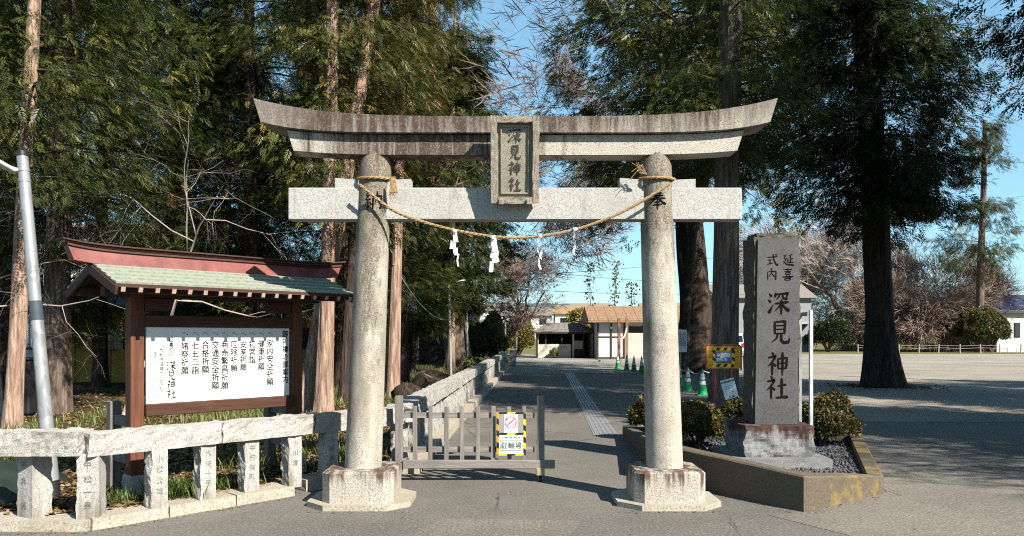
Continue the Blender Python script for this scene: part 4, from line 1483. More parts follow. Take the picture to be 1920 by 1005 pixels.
def courses(parent, x0, x1, y0, ze, ym, zr, over, n, cols, mat, hip=0.0):
    """rows of shingles on the slope facing the road"""
    me = None
    for r_ in range(n):
        t0, t1 = r_ / n, (r_ + 1) / n
        ya, za = (y0 - over) + (ym - y0 + over) * t0, ze + (zr - ze) * t0
        yb, zb = (y0 - over) + (ym - y0 + over) * t1, ze + (zr - ze) * t1
        xa, xb = x0 - over + hip * t0, x1 + over - hip * t0
        for c in range(cols):
            a, b = xa + (xb - xa) * c / cols, xa + (xb - xa) * (c + 1) / cols
            MB().add([(a + .01, ya - .01, za + .05), (b - .01, ya - .01, za + .05), (b - .01, yb, zb + .012), (a + .01, yb, zb + .012), (a + .01, ya - .01, za + .005), (b - .01, ya - .01, za + .005)],
                     [(0, 1, 2, 3), (4, 5, 1, 0)]).build('shingle', mat, parent)


# public toilet
tb = thing('toilet_block', 'small cream public toilet with dark hipped roof at path end', 'building', (1.95, 59.0, 0))
MB().box((1.25, 0.0, .53), (2.6, .14, 1.06)).build('front_wall', STUCCO, tb)
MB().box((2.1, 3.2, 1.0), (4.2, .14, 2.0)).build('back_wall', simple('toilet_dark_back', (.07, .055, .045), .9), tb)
for x in (0.02, 4.2):
    MB().box((x, 1.6, 1.0), (.12, 3.1, 2.0)).build('side_wall', STUCCO, tb)
MB().box((2.72, .05, .9), (.12, .12, 1.85)).build('pillar', WALLW, tb)
for x in (-.02, .62, 1.85, 3.5, 4.25):
    MB().box((x, -.05 if x < 0.5 or x > 3 else .02, 1.55 if .5 < x < 3 else .95), (.10, .10, .95 if .5 < x < 3 else 1.9)).build('post', TIMBER, tb)
MB().box((3.12, .4, .98), (.72, .06, .68)).build('door_panel', SHUT, tb)
MB().box((3.12, .38, .38), (.66, .05, .6)).build('dark_opening', PLASTB, tb)
for cx_ in (1.1, 2.2):
    text_obj('lettering', 'とりい', .22, (cx_ - .35 + .2, -.074, .82), (1, 0, 0), (0, 0, 1), PLASTB, tb, .01)
rf = gable(tb, 'roof', 0, 4.2, 0, 3.2, 1.98, 2.72, .35, ROOFG, .1, 1.3)
courses(rf, 0, 4.2, 0, 1.98, 1.6, 2.72, .35, 5, 8, ROOFG, 1.3)
MB().box((2.1, -.36, 1.93), (4.92, .06, .12)).build('fascia', TIMBER, tb)

# shed with brown roof
sh = thing('storage_shed', 'white panelled shed with brown shingle roof and roller shutter', 'building', (6.25, 56.5, 0))
MB().box((3.6, 2.5, 1.35), (7.2, 5.0, 2.7)).build('wall', WALLW, sh)
for x in (0.02, 1.0, 1.95, 3.4, 5.2, 7.18):
    MB().box((x, -.04, 1.4), (.10, .08, 2.8)).build('timber_post', TIMBER, sh)
for z in (1.62, 2.66, .10):
    MB().box((1.0, -.035, z), (1.95, .06, .08)).build('timber_rail', TIMBER, sh)
for k in range(12):
    MB().box((2.68, -.02, .1 + k * .155), (1.36, .04, .148), ch=.012).build('shutter_slat', SHUT, sh)
MB().box((2.68, -.03, 2.15), (1.38, .05, .45)).build('transom', TIMBER, sh)
for k in range(12):
    MB().box((4.3, -.02, .1 + k * .155), (1.66, .04, .148), ch=.012).build('shutter_slat', SHUT, sh)
MB().box((4.3, -.03, 2.15), (1.68, .05, .45)).build('transom', TIMBER, sh)
MB().tube([(.98, -.1, 2.3), (.98, -.2, 2.28)], .09, 12).build('wall_lamp', WHITE, sh)
rf = gable(sh, 'roof', 0, 7.2, 0, 5.0, 2.78, 3.95, .75, ROOFB, .12)
courses(rf, 0, 7.2, 0, 2.78, 2.5, 3.95, .75, 9, 12, ROOFB)
for nm, x, y, h_, lab in (('timber_post', 6.28, 45.4, 2.7, 'rust brown post standing on the forecourt, in front'), ('timber_post', 7.95, 53.5, 3.0, 'rust brown post behind the first, close to the shed shutter')):
    tag(MB().box((0, 0, h_ / 2), (.17, .17, h_), ch=.01).build(nm, RUSTW, loc=(x, y, 0)), lab, 'post', 'brown posts before the shed')
cable('twisted_rag', 'white cloth strip tied between the brown posts', 'cloth', (6.3, 45.4, 1.9), (7.9, 53.4, 2.2), .5, .05, PAPER)

# ochre store behind the left wood
ys_ = thing('ochre_store', 'ochre walled store in deep shade behind the notice board', 'building', (-15, 26, 0.05))
MB().box((5.4, 2, 1.25), (10.8, 4, 2.5)).build('wall', YELW, ys_)
for k in range(18):
    MB().box((.3 + k * .6, -.02, 1.25), (.03, .05, 2.5)).build('batten', YELW, ys_)
gable(ys_, 'roof', 0, 10.8, 0, 4, 2.6, 3.9, .5, TEALR)
for x in (1.5, 5.2, 8.2):
    MB().box((x, -.03, 1.5), (.9, .06, .7)).build('window', GLASS, ys_)

wh = thing('white_house', 'white slatted house front seen past the first trunk', 'building', (-27.5, 34, 0))
MB().box((5, 3, 2.6), (10, 6, 5.2)).build('wall', WALLW, wh)
for k in range(16):
    MB().box((4.6 + k * .34, -.3, 1.9), (.2, .05, 1.5)).build('balcony_slat', WHITE, wh)
for z in (1.1, 2.72):
    MB().box((7.2, -.3, z), (5.6, .1, .1)).build('balcony_rail', TIMBER, wh)
MB().box((7.2, -.05, 3.4), (2.4, .1, .9)).build('window', GLASS, wh)
gable(wh, 'roof', 0, 10, 0, 6, 5.3, 7, .6, ROOFG)

hall = thing('shrine_hall', 'shrine hall with blue green roof half hidden among trunks', 'building', (-9.4, 46, 0))
MB().box((3.0, 3, 1.3), (6.0, 6, 2.6)).build('wall', simple('hall_wall', (.36, .31, .26), .9, .2, 2), hall)
for x in (0, 1.2, 2.4, 3.6, 4.8, 6):
    MB().box((x, -.06, 1.3), (.16, .16, 2.6)).build('pillar', TIMBER, hall)
for x, w_ in ((1.8, .8), (4.2, .8)):
    MB().box((x, -.03, 1.5), (w_, .06, 1.2)).build('white_panel', WALLW, hall)
MB().box((2.95, -.1, 1.15), (.5, .06, .9)).build('red_banner', REDP, hall)
gable(hall, 'roof', 0, 6, 0, 6, 2.75, 5.2, .9, TEALR, .15, 1.6)
bn = thing('bench', 'pale plank bench on the grass between the far trunks', 'bench', (-5.0, 50.0, .1))
MB().box((0, 0, .48), (1.6, .4, .07)).build('seat', CONC, bn)
for x in (-.6, .6):
    MB().box((x, 0, .22), (.12, .35, .46)).build('leg', CONC, bn)

# house with solar panels across the car park
hs = thing('solar_house', 'cream house with solar panels on its roof beyond the gravel lot', 'house', (51.4, 82, 0))
MB().box((7, 4, 2.15), (14, 8, 4.3)).build('wall', simple('pale_house_wall', (.66, .60, .55), .9, .05, 2), hs)
for x in (2.15, 3.85, 7.0):
    wdo = MB().box((x, -.03, 2.35), (.62, .08, 1.55)).build('window', PLASTB, hs)
    MB().box((x, -.08, 2.35), (.5, .03, 1.4)).build('pane', GLASS, wdo)
rf = gable(hs, 'roof', 0, 14, 0, 8, 4.35, 6.3, .5, simple('dark_slate', (.05, .05, .06), .6), .22)
for r_ in range(2):
    for c in range(6):
        ya, yb = -.2 + r_ * 1.65, 1.35 + r_ * 1.65
        za, zb = 4.35 + (ya + .5) / 4.5 * 1.95 + .08, 4.35 + (yb + .5) / 4.5 * 1.95 + .08
        a = .3 + c * 2.0
        MB().add([(a, ya, za), (a + 1.9, ya, za), (a + 1.9, yb, zb), (a, yb, zb), (a, ya, za - .05), (a + 1.9, ya, za - .05)], [(0, 1, 2, 3), (4, 5, 1, 0)]).build('solar_panel', simple('solar_cell', (.018, .022, .05), .15, spec=.6) if r_ + c == 0 else bpy.data.materials['solar_cell'], rf)

gh = thing('grey_house', 'grey two storey house seen behind the stone monument', 'house', (22.5, 84, 0))
MB().box((5, 4, 2.9), (10, 8, 5.8)).build('wall', GREYW, gh)
for x in (1.2, 4.0, 7.5):
    for z in (1.5, 4.2):
        wdo = MB().box((x, -.03, z), (1.3, .08, 1.1)).build('window', WHITE, gh)
        MB().box((x, -.08, z), (1.15, .03, .95)).build('pane', GLASS, wdo)
MB().box((7.2, -.6, 3.1), (5, 1.2, .2)).build('porch_roof', GREYP, gh)
gable(gh, 'roof', 0, 10, 0, 8, 5.9, 7.6, .5, ROOFG)

# parked van
van = thing('parked_van', 'white minivan parked across the lot behind the monument', 'van', (18.4, 63, 0), R(-24))
prof = [(-1.7, .28), (-1.74, .75), (-1.66, 1.15), (-1.45, 1.82), (-1.2, 1.9), (.9, 1.9), (1.1, 1.84), (1.5, 1.12), (1.72, .98), (1.75, .3)]
mb = MB()
mb.loft([[(-.735, a, b) for a, b in prof], [(.735, a, b) for a, b in prof]])
mb.build('body', simple('white_car_paint', (.78, .78, .78), .25, .03, spec=.5), van)
MB().add([(-.62, -1.655, 1.2), (.62, -1.655, 1.2), (.55, -1.485, 1.72), (-.55, -1.485, 1.72)], [(0, 1, 2, 3)]).build('rear_window', GLASS, van)
for sx in (-1, 1):
    for ya, yb in ((-1.4, -.55), (-.45, .35), (.45, 1.2)):
        MB().box((sx * .737, (ya + yb) / 2, 1.46), (.012, yb - ya, .5), ch=.004).build('side_window', GLASS, van)
    for ya in (-1.1, 1.1):
        wl = MB().tube([(sx * .62, ya, .29), (sx * .76, ya, .29)], .29, 20).build('wheel', PLASTB, van)
        MB().tube([(sx * .76, ya, .29), (sx * .767, ya, .29)], .16, 14).build('rim', STEEL, wl)
    MB().box((sx * .64, -1.735, .95), (.12, .03, .35)).build('tail_light', REDP, van)
MB().box((0, -1.745, .42), (1.4, .06, .2), ch=.02).build('bumper', GREYP, van)
MB().add([(-.64, 1.48, 1.18), (.64, 1.48, 1.18), (.56, 1.14, 1.78), (-.56, 1.14, 1.78)], [(3, 2, 1, 0)]).build('windscreen', GLASS, van)

# town on the rise far behind
mb = MB()
NX, NY = 40, 12
for j in range(NY + 1):
    for i in range(NX + 1):
        x, y = -300 + 600 * i / NX, 112 + 260 * j / NY
        mb.v.append((x, y, 0.02 + 9.0 * (j / NY) ** 1.1 * (1 + .25 * noise.noise(Vector((x * .012, y * .01, 2)))) + .6 * noise.noise(Vector((x * .05, y * .05, 0))) * (j > 0) - (0.3 if j == 0 else 0)))
mb.k = len(mb.v)
for j in range(NY):
    for i in range(NX):
        a = j * (NX + 1) + i
        mb.f.append((a, a + 1, a + NX + 2, a + NX + 1))
tag(mb.build('hill_terrain', VERGE, smooth=True), kind='structure')
HOUSES = [(3.0, 150, 1.2, 9, 4.6, (.62, .60, .58), ROOFG, 'grey roofed house in the distance over the toilet block ridge'), (13.5, 152, 1.4, 10, 4.8, (.72, .72, .70), ROOFB, 'brown roofed white house in the distance by the shed gable'),
          (8.3, 175, 2.4, 9, 5.0, (.5, .56, .60), TEALR, 'blue green roofed house in the distance behind the toilet block'), (-1.5, 190, 3.0, 11, 5.2, (.66, .62, .55), ROOFG, 'wide beige house in the distance left of the toilet block'),
          (20, 200, 3.2, 11, 5.5, (.75, .74, .72), ROOFG, 'pale distant house above the shed roof'), (5.5, 225, 4.5, 10, 5.4, (.7, .68, .66), ROOFB, 'small far house highest on the rise over the path'),
          (33, 165, 2.0, 10, 5.2, (.6, .6, .6), ROOFG, 'distant grey house between the big trunks'), (46, 170, 2.0, 10, 5.2, (.62, .58, .54), ROOFB, 'distant brown roofed house beyond the white van')]
for i, (x, y, z, w_, h_, c_, rm, lab) in enumerate(HOUSES):
    o = thing('distant_house', lab, 'house', (x, y, z), 0, 'houses on the far rise')
    MB().box((0, 3, h_ / 2 - .5), (w_, 6, h_ + 1)).build('wall', simple('distant_wall', c_, .9, .05), o)
    gable(o, 'roof', -w_ / 2, w_ / 2, 0, 6, h_, h_ + 1.8, .5, rm)
    for q in range(3):
        for zz in (1.2, 3.4):
            MB().box((-w_ / 2 + w_ * (q + .5) / 3, -.04, zz), (1.3, .1, 1.1)).build('window', GLASS, o)

# low rope fence and sign at the back of the lot
lf = thing('rope_fence', 'low rope fence on short stakes along the far edge of the lot', 'fence', (30, 76, 0))
for k in range(14):
    MB().box((k * 2.0 + 4, .1 * math.sin(k * 2), .45), (.09, .09, .9), Matrix.Rotation(.06 * math.sin(k * 5), 3, 'Y')).build('stake', TWIG, lf)
for z in (.55, .8):
    MB().tube([(k * 2.0 + 4, .1 * math.sin(k * 2) - .06, z - (.08 if k % 2 else 0)) for k in range(14)], .018, 5).build('rope_line', TWIG, lf)
ls = thing('lot_sign', 'small white sign on the far rope fence before the thicket', 'sign', (49.0, 75.7, 0))
MB().box((0, 0, .95), (1.1, .03, .85)).build('panel', PAPER, ls)
for x in (-.45, .45):
    MB().box((x, .03, .5), (.06, .06, 1.0)).build('post', GREYP, ls)

# thin lamp posts among the left trees
for x, y, h_, lab in ((-2.13, 27.0, 3.45, 'thin grey lamp post leaning on the slim trunk by the stone railing'), (-2.12, 37.0, 4.0, 'pale lamp post with short arm standing farther along the stone railing')):
    o = thing('path_lamp', lab, 'lamp post', (x, y, .05), 0, 'lamps along the path')
    MB().tube([(0, 0, 0), (-.08, 0, h_)], [.055, .045], 10).build('pole', GALV, o, smooth=True)
    MB().beam((-.08, 0, h_ - .12), (.32, -.1, h_ + .05), .05, .04).build('arm', GALV, o)
    MB().box((.34, -.1, h_ + .05), (.34, .16, .05), Matrix.Rotation(R(-12), 3, 'Y'), ch=.01).build('lamp_head', WHITE, o)
for x, y, h_, lab in ((-.5, 55, 4.5, 'first thin grey pole beyond the railing end'), (.35, 63, 4.2, 'second thin grey pole beyond the railing end')):
    tag(MB().tube([(0, 0, 0), (.05, 0, h_)], .06, 8).build('utility_pole', GREYP, loc=(x, y, 0)), lab, 'pole', 'poles beyond the railing')
cable('overhead_wire', 'upper power wire crossing the open sky under the rope', 'wire', (-6, 66, 8.6), (26, 72, 6.9), 1.0, .025, PLASTB)
cable('overhead_wire', 'lower power wire crossing the sky above the shed roof', 'wire', (-6, 66, 6.2), (26, 70, 5.6), .5, .025, PLASTB)
cable('overhead_wire', 'high power wire rising towards the gate column', 'wire', (-6, 62, 6.6), (26, 70, 10.2), .9, .025, PLASTB)
cable('overhead_wire', 'cable looping from tall reddish trunk to the slim trunk', 'wire', (-2.92, 19.1, 3.4), (-2.30, 27.0, 2.2), .35, .018, GREYP)

# dark sheet and boxes inside the wood
tg = MB()
NXs = 14
for j in range(NXs + 1):
    for i in range(NXs + 1):
        x, y = -6.1 + 1.5 * i / NXs, 7.05 + 1.1 * j / NXs
        e = min(i, NXs - i, j, NXs - j) / (NXs / 2)
        tg.v.append((x, y, .06 + .30 * min(1, e * 1.6) ** .6 + .05 * noise.noise(Vector((x * 4, y * 4, 0)))))
tg.k = len(tg.v)
for j in range(NXs):
    for i in range(NXs):
        a = j * (NXs + 1) + i
        tg.f.append((a, a + 1, a + NXs + 2, a + NXs + 1))
tag(tg.build('tarpaulin', simple('dark_green_sheet', (.022, .034, .028), .45, .2, 4), smooth=True), 'dark green tarpaulin heaped behind the stone fence by the lamp post', 'tarpaulin')
bx_ = thing('black_bin', 'black plastic bin in shade behind the leaning lamp post', 'bin', (-9.45, 15.0, .08))
MB().box((0, 0, .55), (.34, .3, 1.05), ch=.03).build('body', PLASTB, bx_)
MB().box((0, -.02, 1.1), (.38, .34, .06), ch=.02).build('lid', PLASTB, bx_)

# ------------------------------------------------------------------ trees
def frond(n, w_, sag, seed):
    rr = random.Random(seed)
    vs, fs = [], []
    for i in range(n):
        x = .04 + .86 * i / n
        s = 1 if i % 2 else -1
        l = (.46 * (1 - .6 * x)) * rr.uniform(.75, 1.15)
        a = rr.uniform(.55, .95)
        b = Vector((x, 0, -sag * x * x))
        tip = b + Vector((l * math.cos(a), s * l * math.sin(a), -.18 * l + rr.uniform(-.06, .03)))
        p = Vector((-math.sin(a) * s, math.cos(a), 0)) * w_
        k = len(vs)
        vs += [b.lerp(tip, .12) - p, tip, b.lerp(tip, .3) + p]
        fs.append((k, k + 1, k + 2))
    return np.array([tuple(v) for v in vs], np.float32), np.array(fs, np.int32)


FROND = frond(12, .044, .30, 1)
FRONDC = frond(11, .063, .26, 2)
LEAF = (np.array([(0, 0, 0), (.5, -.3, .06), (1, 0, -.05), (.5, .3, .06)], np.float32), np.array([(0, 1, 2, 3)], np.int32))
SPRIG = (np.array([(0, 0, 0), (.5, -.02, .03), (1, 0, 0), (.5, .02, .03), (.35, 0, 0), (.62, .16, .02), (.9, .26, 0), (.6, .18, .02), (.55, 0, 0), (.75, -.12, .0), (1.0, -.2, 0), (.73, -.14, 0)], np.float32), np.array([(0, 1, 2, 3), (4, 5, 6, 7), (8, 9, 10, 11)], np.int32))
CLUS = []
_r = random.Random(9)
_v, _f = [], []
for i in range(7):
    a = _r.uniform(0, 6.28)
    e = _r.uniform(-.6, .9)
    d = Vector((math.cos(a) * math.cos(e), math.sin(a) * math.cos(e), math.sin(e)))
    p = d.cross(Vector((0, 0, 1))).normalized() * .17
    k = len(_v)
    o_ = d * _r.uniform(.05, .35)
    _v += [o_, o_ + d * .3 - p, o_ + d * .62, o_ + d * .3 + p]
    _f.append((k, k + 1, k + 2, k + 3))
CLUS = (np.array([tuple(v) for v in _v], np.float32), np.array(_f, np.int32))


def crown_mesh(seed, z0, z1, radf, nl, ncl, nsp, size, mat, axis=None, droop=.35, up=.12, spread=.20, tmpl=None, tint0=.35, tvar=.5, side=None, zpow=1.0, brown=0.03):
    """foliage of one tree: limbs -> clumps -> sprays; returns (mesh, limb lines)"""
    rg = np.random.default_rng(seed)
    t = rg.random(nl) ** zpow
    z = z0 + (z1 - z0) * t
    az = rg.random(nl) * 2 * np.pi
    if side is not None:                     # limbs mostly towards one side
        az = side[0] + rg.normal(0, side[1], nl)
    L = np.array([radf(q) for q in t]) * (.6 + .55 * rg.random(nl))
    dx, dy = np.cos(az), np.sin(az)
    ax = np.array([axis(q) for q in z]) if axis else np.zeros((nl, 2))
    upv = up + rg.normal(0, .08, nl)
    s = .22 + .78 * rg.random((nl, ncl)) ** .75
    lat = rg.normal(0, 1, (nl, ncl)) * (.22 * L[:, None] * (1.1 - .7 * s) + .08)
    Ls = L[:, None] * s
    cx = ax[:, 0:1] + dx[:, None] * Ls - dy[:, None] * lat
    cy = ax[:, 1:2] + dy[:, None] * Ls + dx[:, None] * lat
    cz = z[:, None] + Ls * upv[:, None] - droop * L[:, None] * s * s - np.abs(lat) * .2 + rg.normal(0, .10, (nl, ncl)) * L[:, None]
    n = nl * ncl * nsp
    C = np.stack([cx, cy, cz], -1)[:, :, None, :] + rg.normal(0, 1, (nl, ncl, nsp, 3)) * (spread * np.array([1, 1, .55]))
    ct = rg.random((nl, ncl))[:, :, None]
    lt = rg.random(nl)[:, None, None]
    tint = tint0 - .04 + tvar * (.95 * (ct - .5) + .45 * (lt - .5) + .4 * (rg.random((nl, ncl, nsp)) - .5))
    tint = np.where((ct < brown * 3) & (rg.random((nl, ncl, nsp)) < .4), .82 + .18 * rg.random((nl, ncl, nsp)), tint)
    side_s = np.sign(lat)[:, :, None] * .6
    X = np.stack([dx[:, None, None] - dy[:, None, None] * side_s + rg.normal(0, .48, (nl, ncl, nsp)),
                  dy[:, None, None] + dx[:, None, None] * side_s + rg.normal(0, .48, (nl, ncl, nsp)),
                  -.50 + rg.normal(0, .42, (nl, ncl, nsp))], -1).reshape(n, 3)
    Z = np.stack([rg.normal(0, .4, n), rg.normal(0, .4, n), np.ones(n)], -1)
    S = 1.02 * size * (.6 + .7 * rg.random(n))
    me = scatter_mesh('crown', C.reshape(n, 3), X, Z, S, np.clip(tint, 0, 1).reshape(n), tmpl or FROND, mat)
    limbs = []
    for i in range(nl):
        pts = []
        for q in (0, .25, .5, .8):
            pts.append(Vector((ax[i, 0] + dx[i] * L[i] * q, ax[i, 1] + dy[i] * L[i] * q, z[i] + L[i] * q * upv[i] - droop * L[i] * q * q)))
        limbs.append((pts, .010 + .009 * L[i]))
    return me, limbs


def trunk_mesh(seed, h, r, top=(0, 0), r1=.35, flare=.35, bend=.12, seg=22, dz=.28, rough=.10, lobes=0):
    rr = random.Random(seed)
    n = max(8, int(h / dz))
    pts, rad = [], []
    ph1, ph2 = rr.uniform(0, 6), rr.uniform(0, 6)
    for i in range(n + 1):
        t = i / n
        b = bend * r * 4
        pts.append(Vector((top[0] * t + b * math.sin(t * 4 + ph1) * t, top[1] * t + b * math.sin(t * 3.3 + ph2) * t, h * t - .05)))
        rad.append(r * (1 - (1 - r1) * t) * (1 + flare * math.exp(-h * t / (r * 3.2))))
    sv = Vector((seed * 3.7, seed * 1.3, 0))

    def ridge(th, p, i):
        q = Vector((math.cos(th) * 2.6, math.sin(th) * 2.6, p.z * .22)) + sv
        v = 1 + rough * (noise.noise(q) * 1.1 + .8 * noise.noise(Vector((q.x * 2.6, q.y * 2.6, q.z * 1.4))))
        if lobes:
            v += .16 * math.exp(-p.z / (r * 2.2)) * math.cos(th * lobes + seed)
        return v
    mb = MB().tube(pts, rad, seg, True, ridge)

    def axis(z):
        f = min(max((z + .05) / h, 0), 1) * n
        i = min(int(f), n - 1)
        p = pts[i].lerp(pts[i + 1], f - i)
        return (p.x, p.y)
    return mb, axis


CROWNS = {}


def tree(name, label, loc, h, r, bark, leaf=None, top=(0, 0), cr=None, group=None, share=None, rot=0.0, seed=1, trunk_kw=None, cat='tree', dz=0.0):
    o = thing(name, label, cat, loc, 0, group)
    mb, axis = trunk_mesh(seed, h, r, top, **(trunk_kw or {}))
    mb.build('trunk', bark, o, smooth=True)
    if share is not None:
        me, lme = CROWNS[share]
        c = tag(put_mesh('crown', me, o), kind='stuff')
        l = put_mesh('limbs', lme, o)
        for q in (c, l):
            q.rotation_euler = (0, 0, rot)
            q.location = (top[0] * .4, top[1] * .4, dz)
        return o
    if cr:
        me, limbs = crown_mesh(seed, axis=axis, mat=leaf, **cr)
        tag(put_mesh('crown', me, o), kind='stuff')
        lm = MB()
        for pts, rad in limbs:
            lm.tube(pts, [rad, rad * .7, rad * .45, rad * .15], 5, False)
        lo = lm.build('limbs', BARKD, o)
        CROWNS[name + label] = (me, lo.data)
        o['_k'] = 0
        del o['_k']
    return o


def key(name, label):
    return name + label


GW = 'conifers of the shrine wood'
cone_ = lambda R0: (lambda t: R0 * (1 - .72 * t) * (.75 + .25 * math.sin(t * 9)))
full_ = lambda R0: (lambda t: R0 * (.62 + .38 * math.sin(math.pi * min(1, t * 1.15 + .05))))

# --- shrine wood: the trunks one can pick out
L_FIRST = 'tall reddish trunk tree at the street corner beside the leaning lamp post'
tree('cypress_tree', L_FIRST, (-8.15, 12.6, .05), 15, .135, BARKR, HINOKI, (.7, .3), dict(z0=4.2, z1=10.5, radf=full_(2.6), nl=56, ncl=9, nsp=14, size=.22, tint0=.42), GW, seed=11, trunk_kw=dict(r1=.45))
L_DARK = 'thick dark trunk tree in shade behind the lamp post'
tree('cypress_tree', L_DARK, (-9.25, 15.6, .05), 15, .26, BARKG, HINOKI, (.5, .2), dict(z0=3.2, z1=11, radf=full_(3.2), nl=66, ncl=10, nsp=13, size=.24, tint0=.33), GW, seed=12, trunk_kw=dict(rough=.16))
L_TWIN = 'reddish shaggy trunk tree right of the notice board, upright one of the pair'
tree('cypress_tree', L_TWIN, (-3.62, 14.9, .05), 14, .16, BARKR, HINOKI, (.28, .2), dict(z0=3.9, z1=10.5, radf=full_(2.0), nl=52, ncl=9, nsp=14, size=.22, tint0=.5, brown=.07), GW, seed=13, trunk_kw=dict(rough=.15, r1=.5))
tree('cypress_tree', 'reddish leaning trunk tree right of the notice board, slanting behind its upright neighbour', (-4.12, 15.3, .05), 13, .17, BARKR, SUGI, (2.1, .4), dict(z0=4.2, z1=10.5, radf=full_(1.9), nl=40, ncl=8, nsp=14, size=.22, tint0=.5, brown=.1), GW, seed=14, trunk_kw=dict(rough=.15, r1=.5))
tree('cypress_tree', 'slim dark trunk tree between the reddish pair and the gate column', (-3.98, 18.2, .05), 14, .11, BARKD, SUGI, (.8, .2), dict(z0=4.5, z1=12, radf=full_(1.8), nl=40, ncl=7, nsp=13, size=.28, tint0=.5, brown=.14), GW, seed=15, trunk_kw=dict(r1=.8))
L_TALL = 'tall straight reddish trunk tree beside the gate column at the path corner'
tree('cypress_tree', L_TALL, (-2.98, 19.2, .05), 16, .155, BARKR, SUGI, (.45, .3), dict(z0=6.0, z1=13, radf=full_(1.75), nl=50, ncl=8, nsp=13, size=.25, tint0=.5, brown=.16), GW, seed=16, trunk_kw=dict(rough=.14, r1=.55))

L_MID = 'dense conifer filling the wood straight behind the notice board roof'
KM = key('cypress_tree', L_MID)
tree('cypress_tree', L_MID, (-6.3, 18.6, .05), 15, .2, BARKD, HINOKI, (0, 0), dict(z0=2.4, z1=12.0, radf=full_(3.0), nl=100, ncl=10, nsp=13, size=.27, tint0=.36), GW, seed=21)
L_MID2 = 'dense conifer rising behind the left end of the notice board roof'
KM2 = key('cypress_tree', L_MID2)
tree('cypress_tree', L_MID2, (-8.6, 19.6, .05), 16, .22, BARKD, HINOKI, (0, 0), dict(z0=2.8, z1=13.0, radf=full_(3.2), nl=100, ncl=10, nsp=13, size=.28, tint0=.31), GW, seed=22)
for i, (x, y, sh, rt, lab) in enumerate((
        (-11.8, 18.0, KM, 2.0, 'dense conifer at the picture edge behind the dark trunk'),
        (-12.5, 23.5, KM2, .8, 'shadowed conifer deep in the wood beyond the picture edge trunk'),
        (-5.3, 24.0, KM2, 3.4, 'shadowed conifer deep in the wood above the notice board ridge end'),
        (-9.2, 25.0, KM, 4.4, 'shadowed conifer deep in the wood above the ochre store'),
        (-15.8, 24.5, KM, 1.1, 'outermost conifer of the wood near the white house'),
        (-6.4, 30.0, KM2, 5.2, 'conifer behind the ochre store roof on the path side'),
        (-11.5, 31.0, KM, .3, 'conifer behind the ochre store roof on the street side'),
        (-3.6, 25.5, KM, 5.6, 'conifer between the tall reddish trunk and the slim trunk by the path'))):
    tree('cypress_tree', lab, (x, y, .05), 15, .2, BARKD, None, (0, 0), None, GW, sh, rt, 30 + i)

L_PATH = 'broad dark evergreen overhanging the stone railing with slim light trunk'
tree('cypress_tree', L_PATH, (-2.50, 31.5, .05), 15, .17, BARKR, DARKL, (.2, 0), dict(z0=3.0, z1=14, radf=full_(2.7), nl=84, ncl=9, nsp=12, size=.36, tint0=.6, tmpl=FRONDC), GW, seed=41)
tree('cypress_tree', 'thick flared trunk tree behind the path lamps', (-2.55, 37.5, .05), 16, .42, BARKG, DARKL, (.1, 0), dict(z0=3.0, z1=15, radf=full_(3.1), nl=76, ncl=9, nsp=12, size=.40, tint0=.55, tmpl=FRONDC), GW, seed=42, trunk_kw=dict(flare=.9, rough=.2))
tree('cypress_tree', 'dark trunk tree before the shrine hall', (-4.5, 34.2, .05), 14, .2, BARKD, None, (0, 0), None, GW, KM, 2.6, 43)
tree('cypress_tree', 'slim far trunk tree beside the shrine hall wall', (-4.8, 41.5, .05), 15, .2, BARKD, None, (0, 0), None, GW, KM2, 1.7, 44)
L_CED = 'tall tiered cedar against the sky left of the plaque'
tree('cedar_tree', L_CED, (-4.6, 46, .05), 30, .45, BARKD, DARKL, (0, 0), dict(z0=9, z1=28, radf=lambda t: 6.2 * (1 - .75 * t), nl=88, ncl=9, nsp=9, size=.62, tint0=.8, tvar=.5, droop=.10, up=.10, spread=.28), 'tall trees around the shrine', seed=45)

# --- right-hand big trees
GR = 'large trees right of the path'
L_FORK = 'giant dark trunk tree forking behind the right gate column'
ft = tree('cedar_tree', L_FORK, (8.1, 34.2, .05), 8.3, .62, BARKD, None, (-.1, 0), None, GR, seed=51, trunk_kw=dict(flare=.7, rough=.14, lobes=5, r1=.85))
for sx, sd in ((-1, 1), (1, 2)):
    mb, ax = trunk_mesh(52 + sd, 15, .36, (sx * 1.5, .2), rough=.14, flare=.0)
    q = mb.build('fork', BARKD, ft, smooth=True)
    q.location = (-.1 + sx * .28, 0, 7.9)
me, limbs = crown_mesh(53, 8.4, 19, lambda t: 6.3 * (.86 + .14 * math.sin(3.1 * t)), 150, 11, 13, .43, HINOKI, tint0=.55, droop=.36, spread=.32, tmpl=FRONDC)
tag(put_mesh('crown', me, ft), kind='stuff')
lm = MB()
for pts, rad in limbs:
    lm.tube(pts, [rad, rad * .7, rad * .45, rad * .15], 5, False)
lm.build('limbs', BARKD, ft)

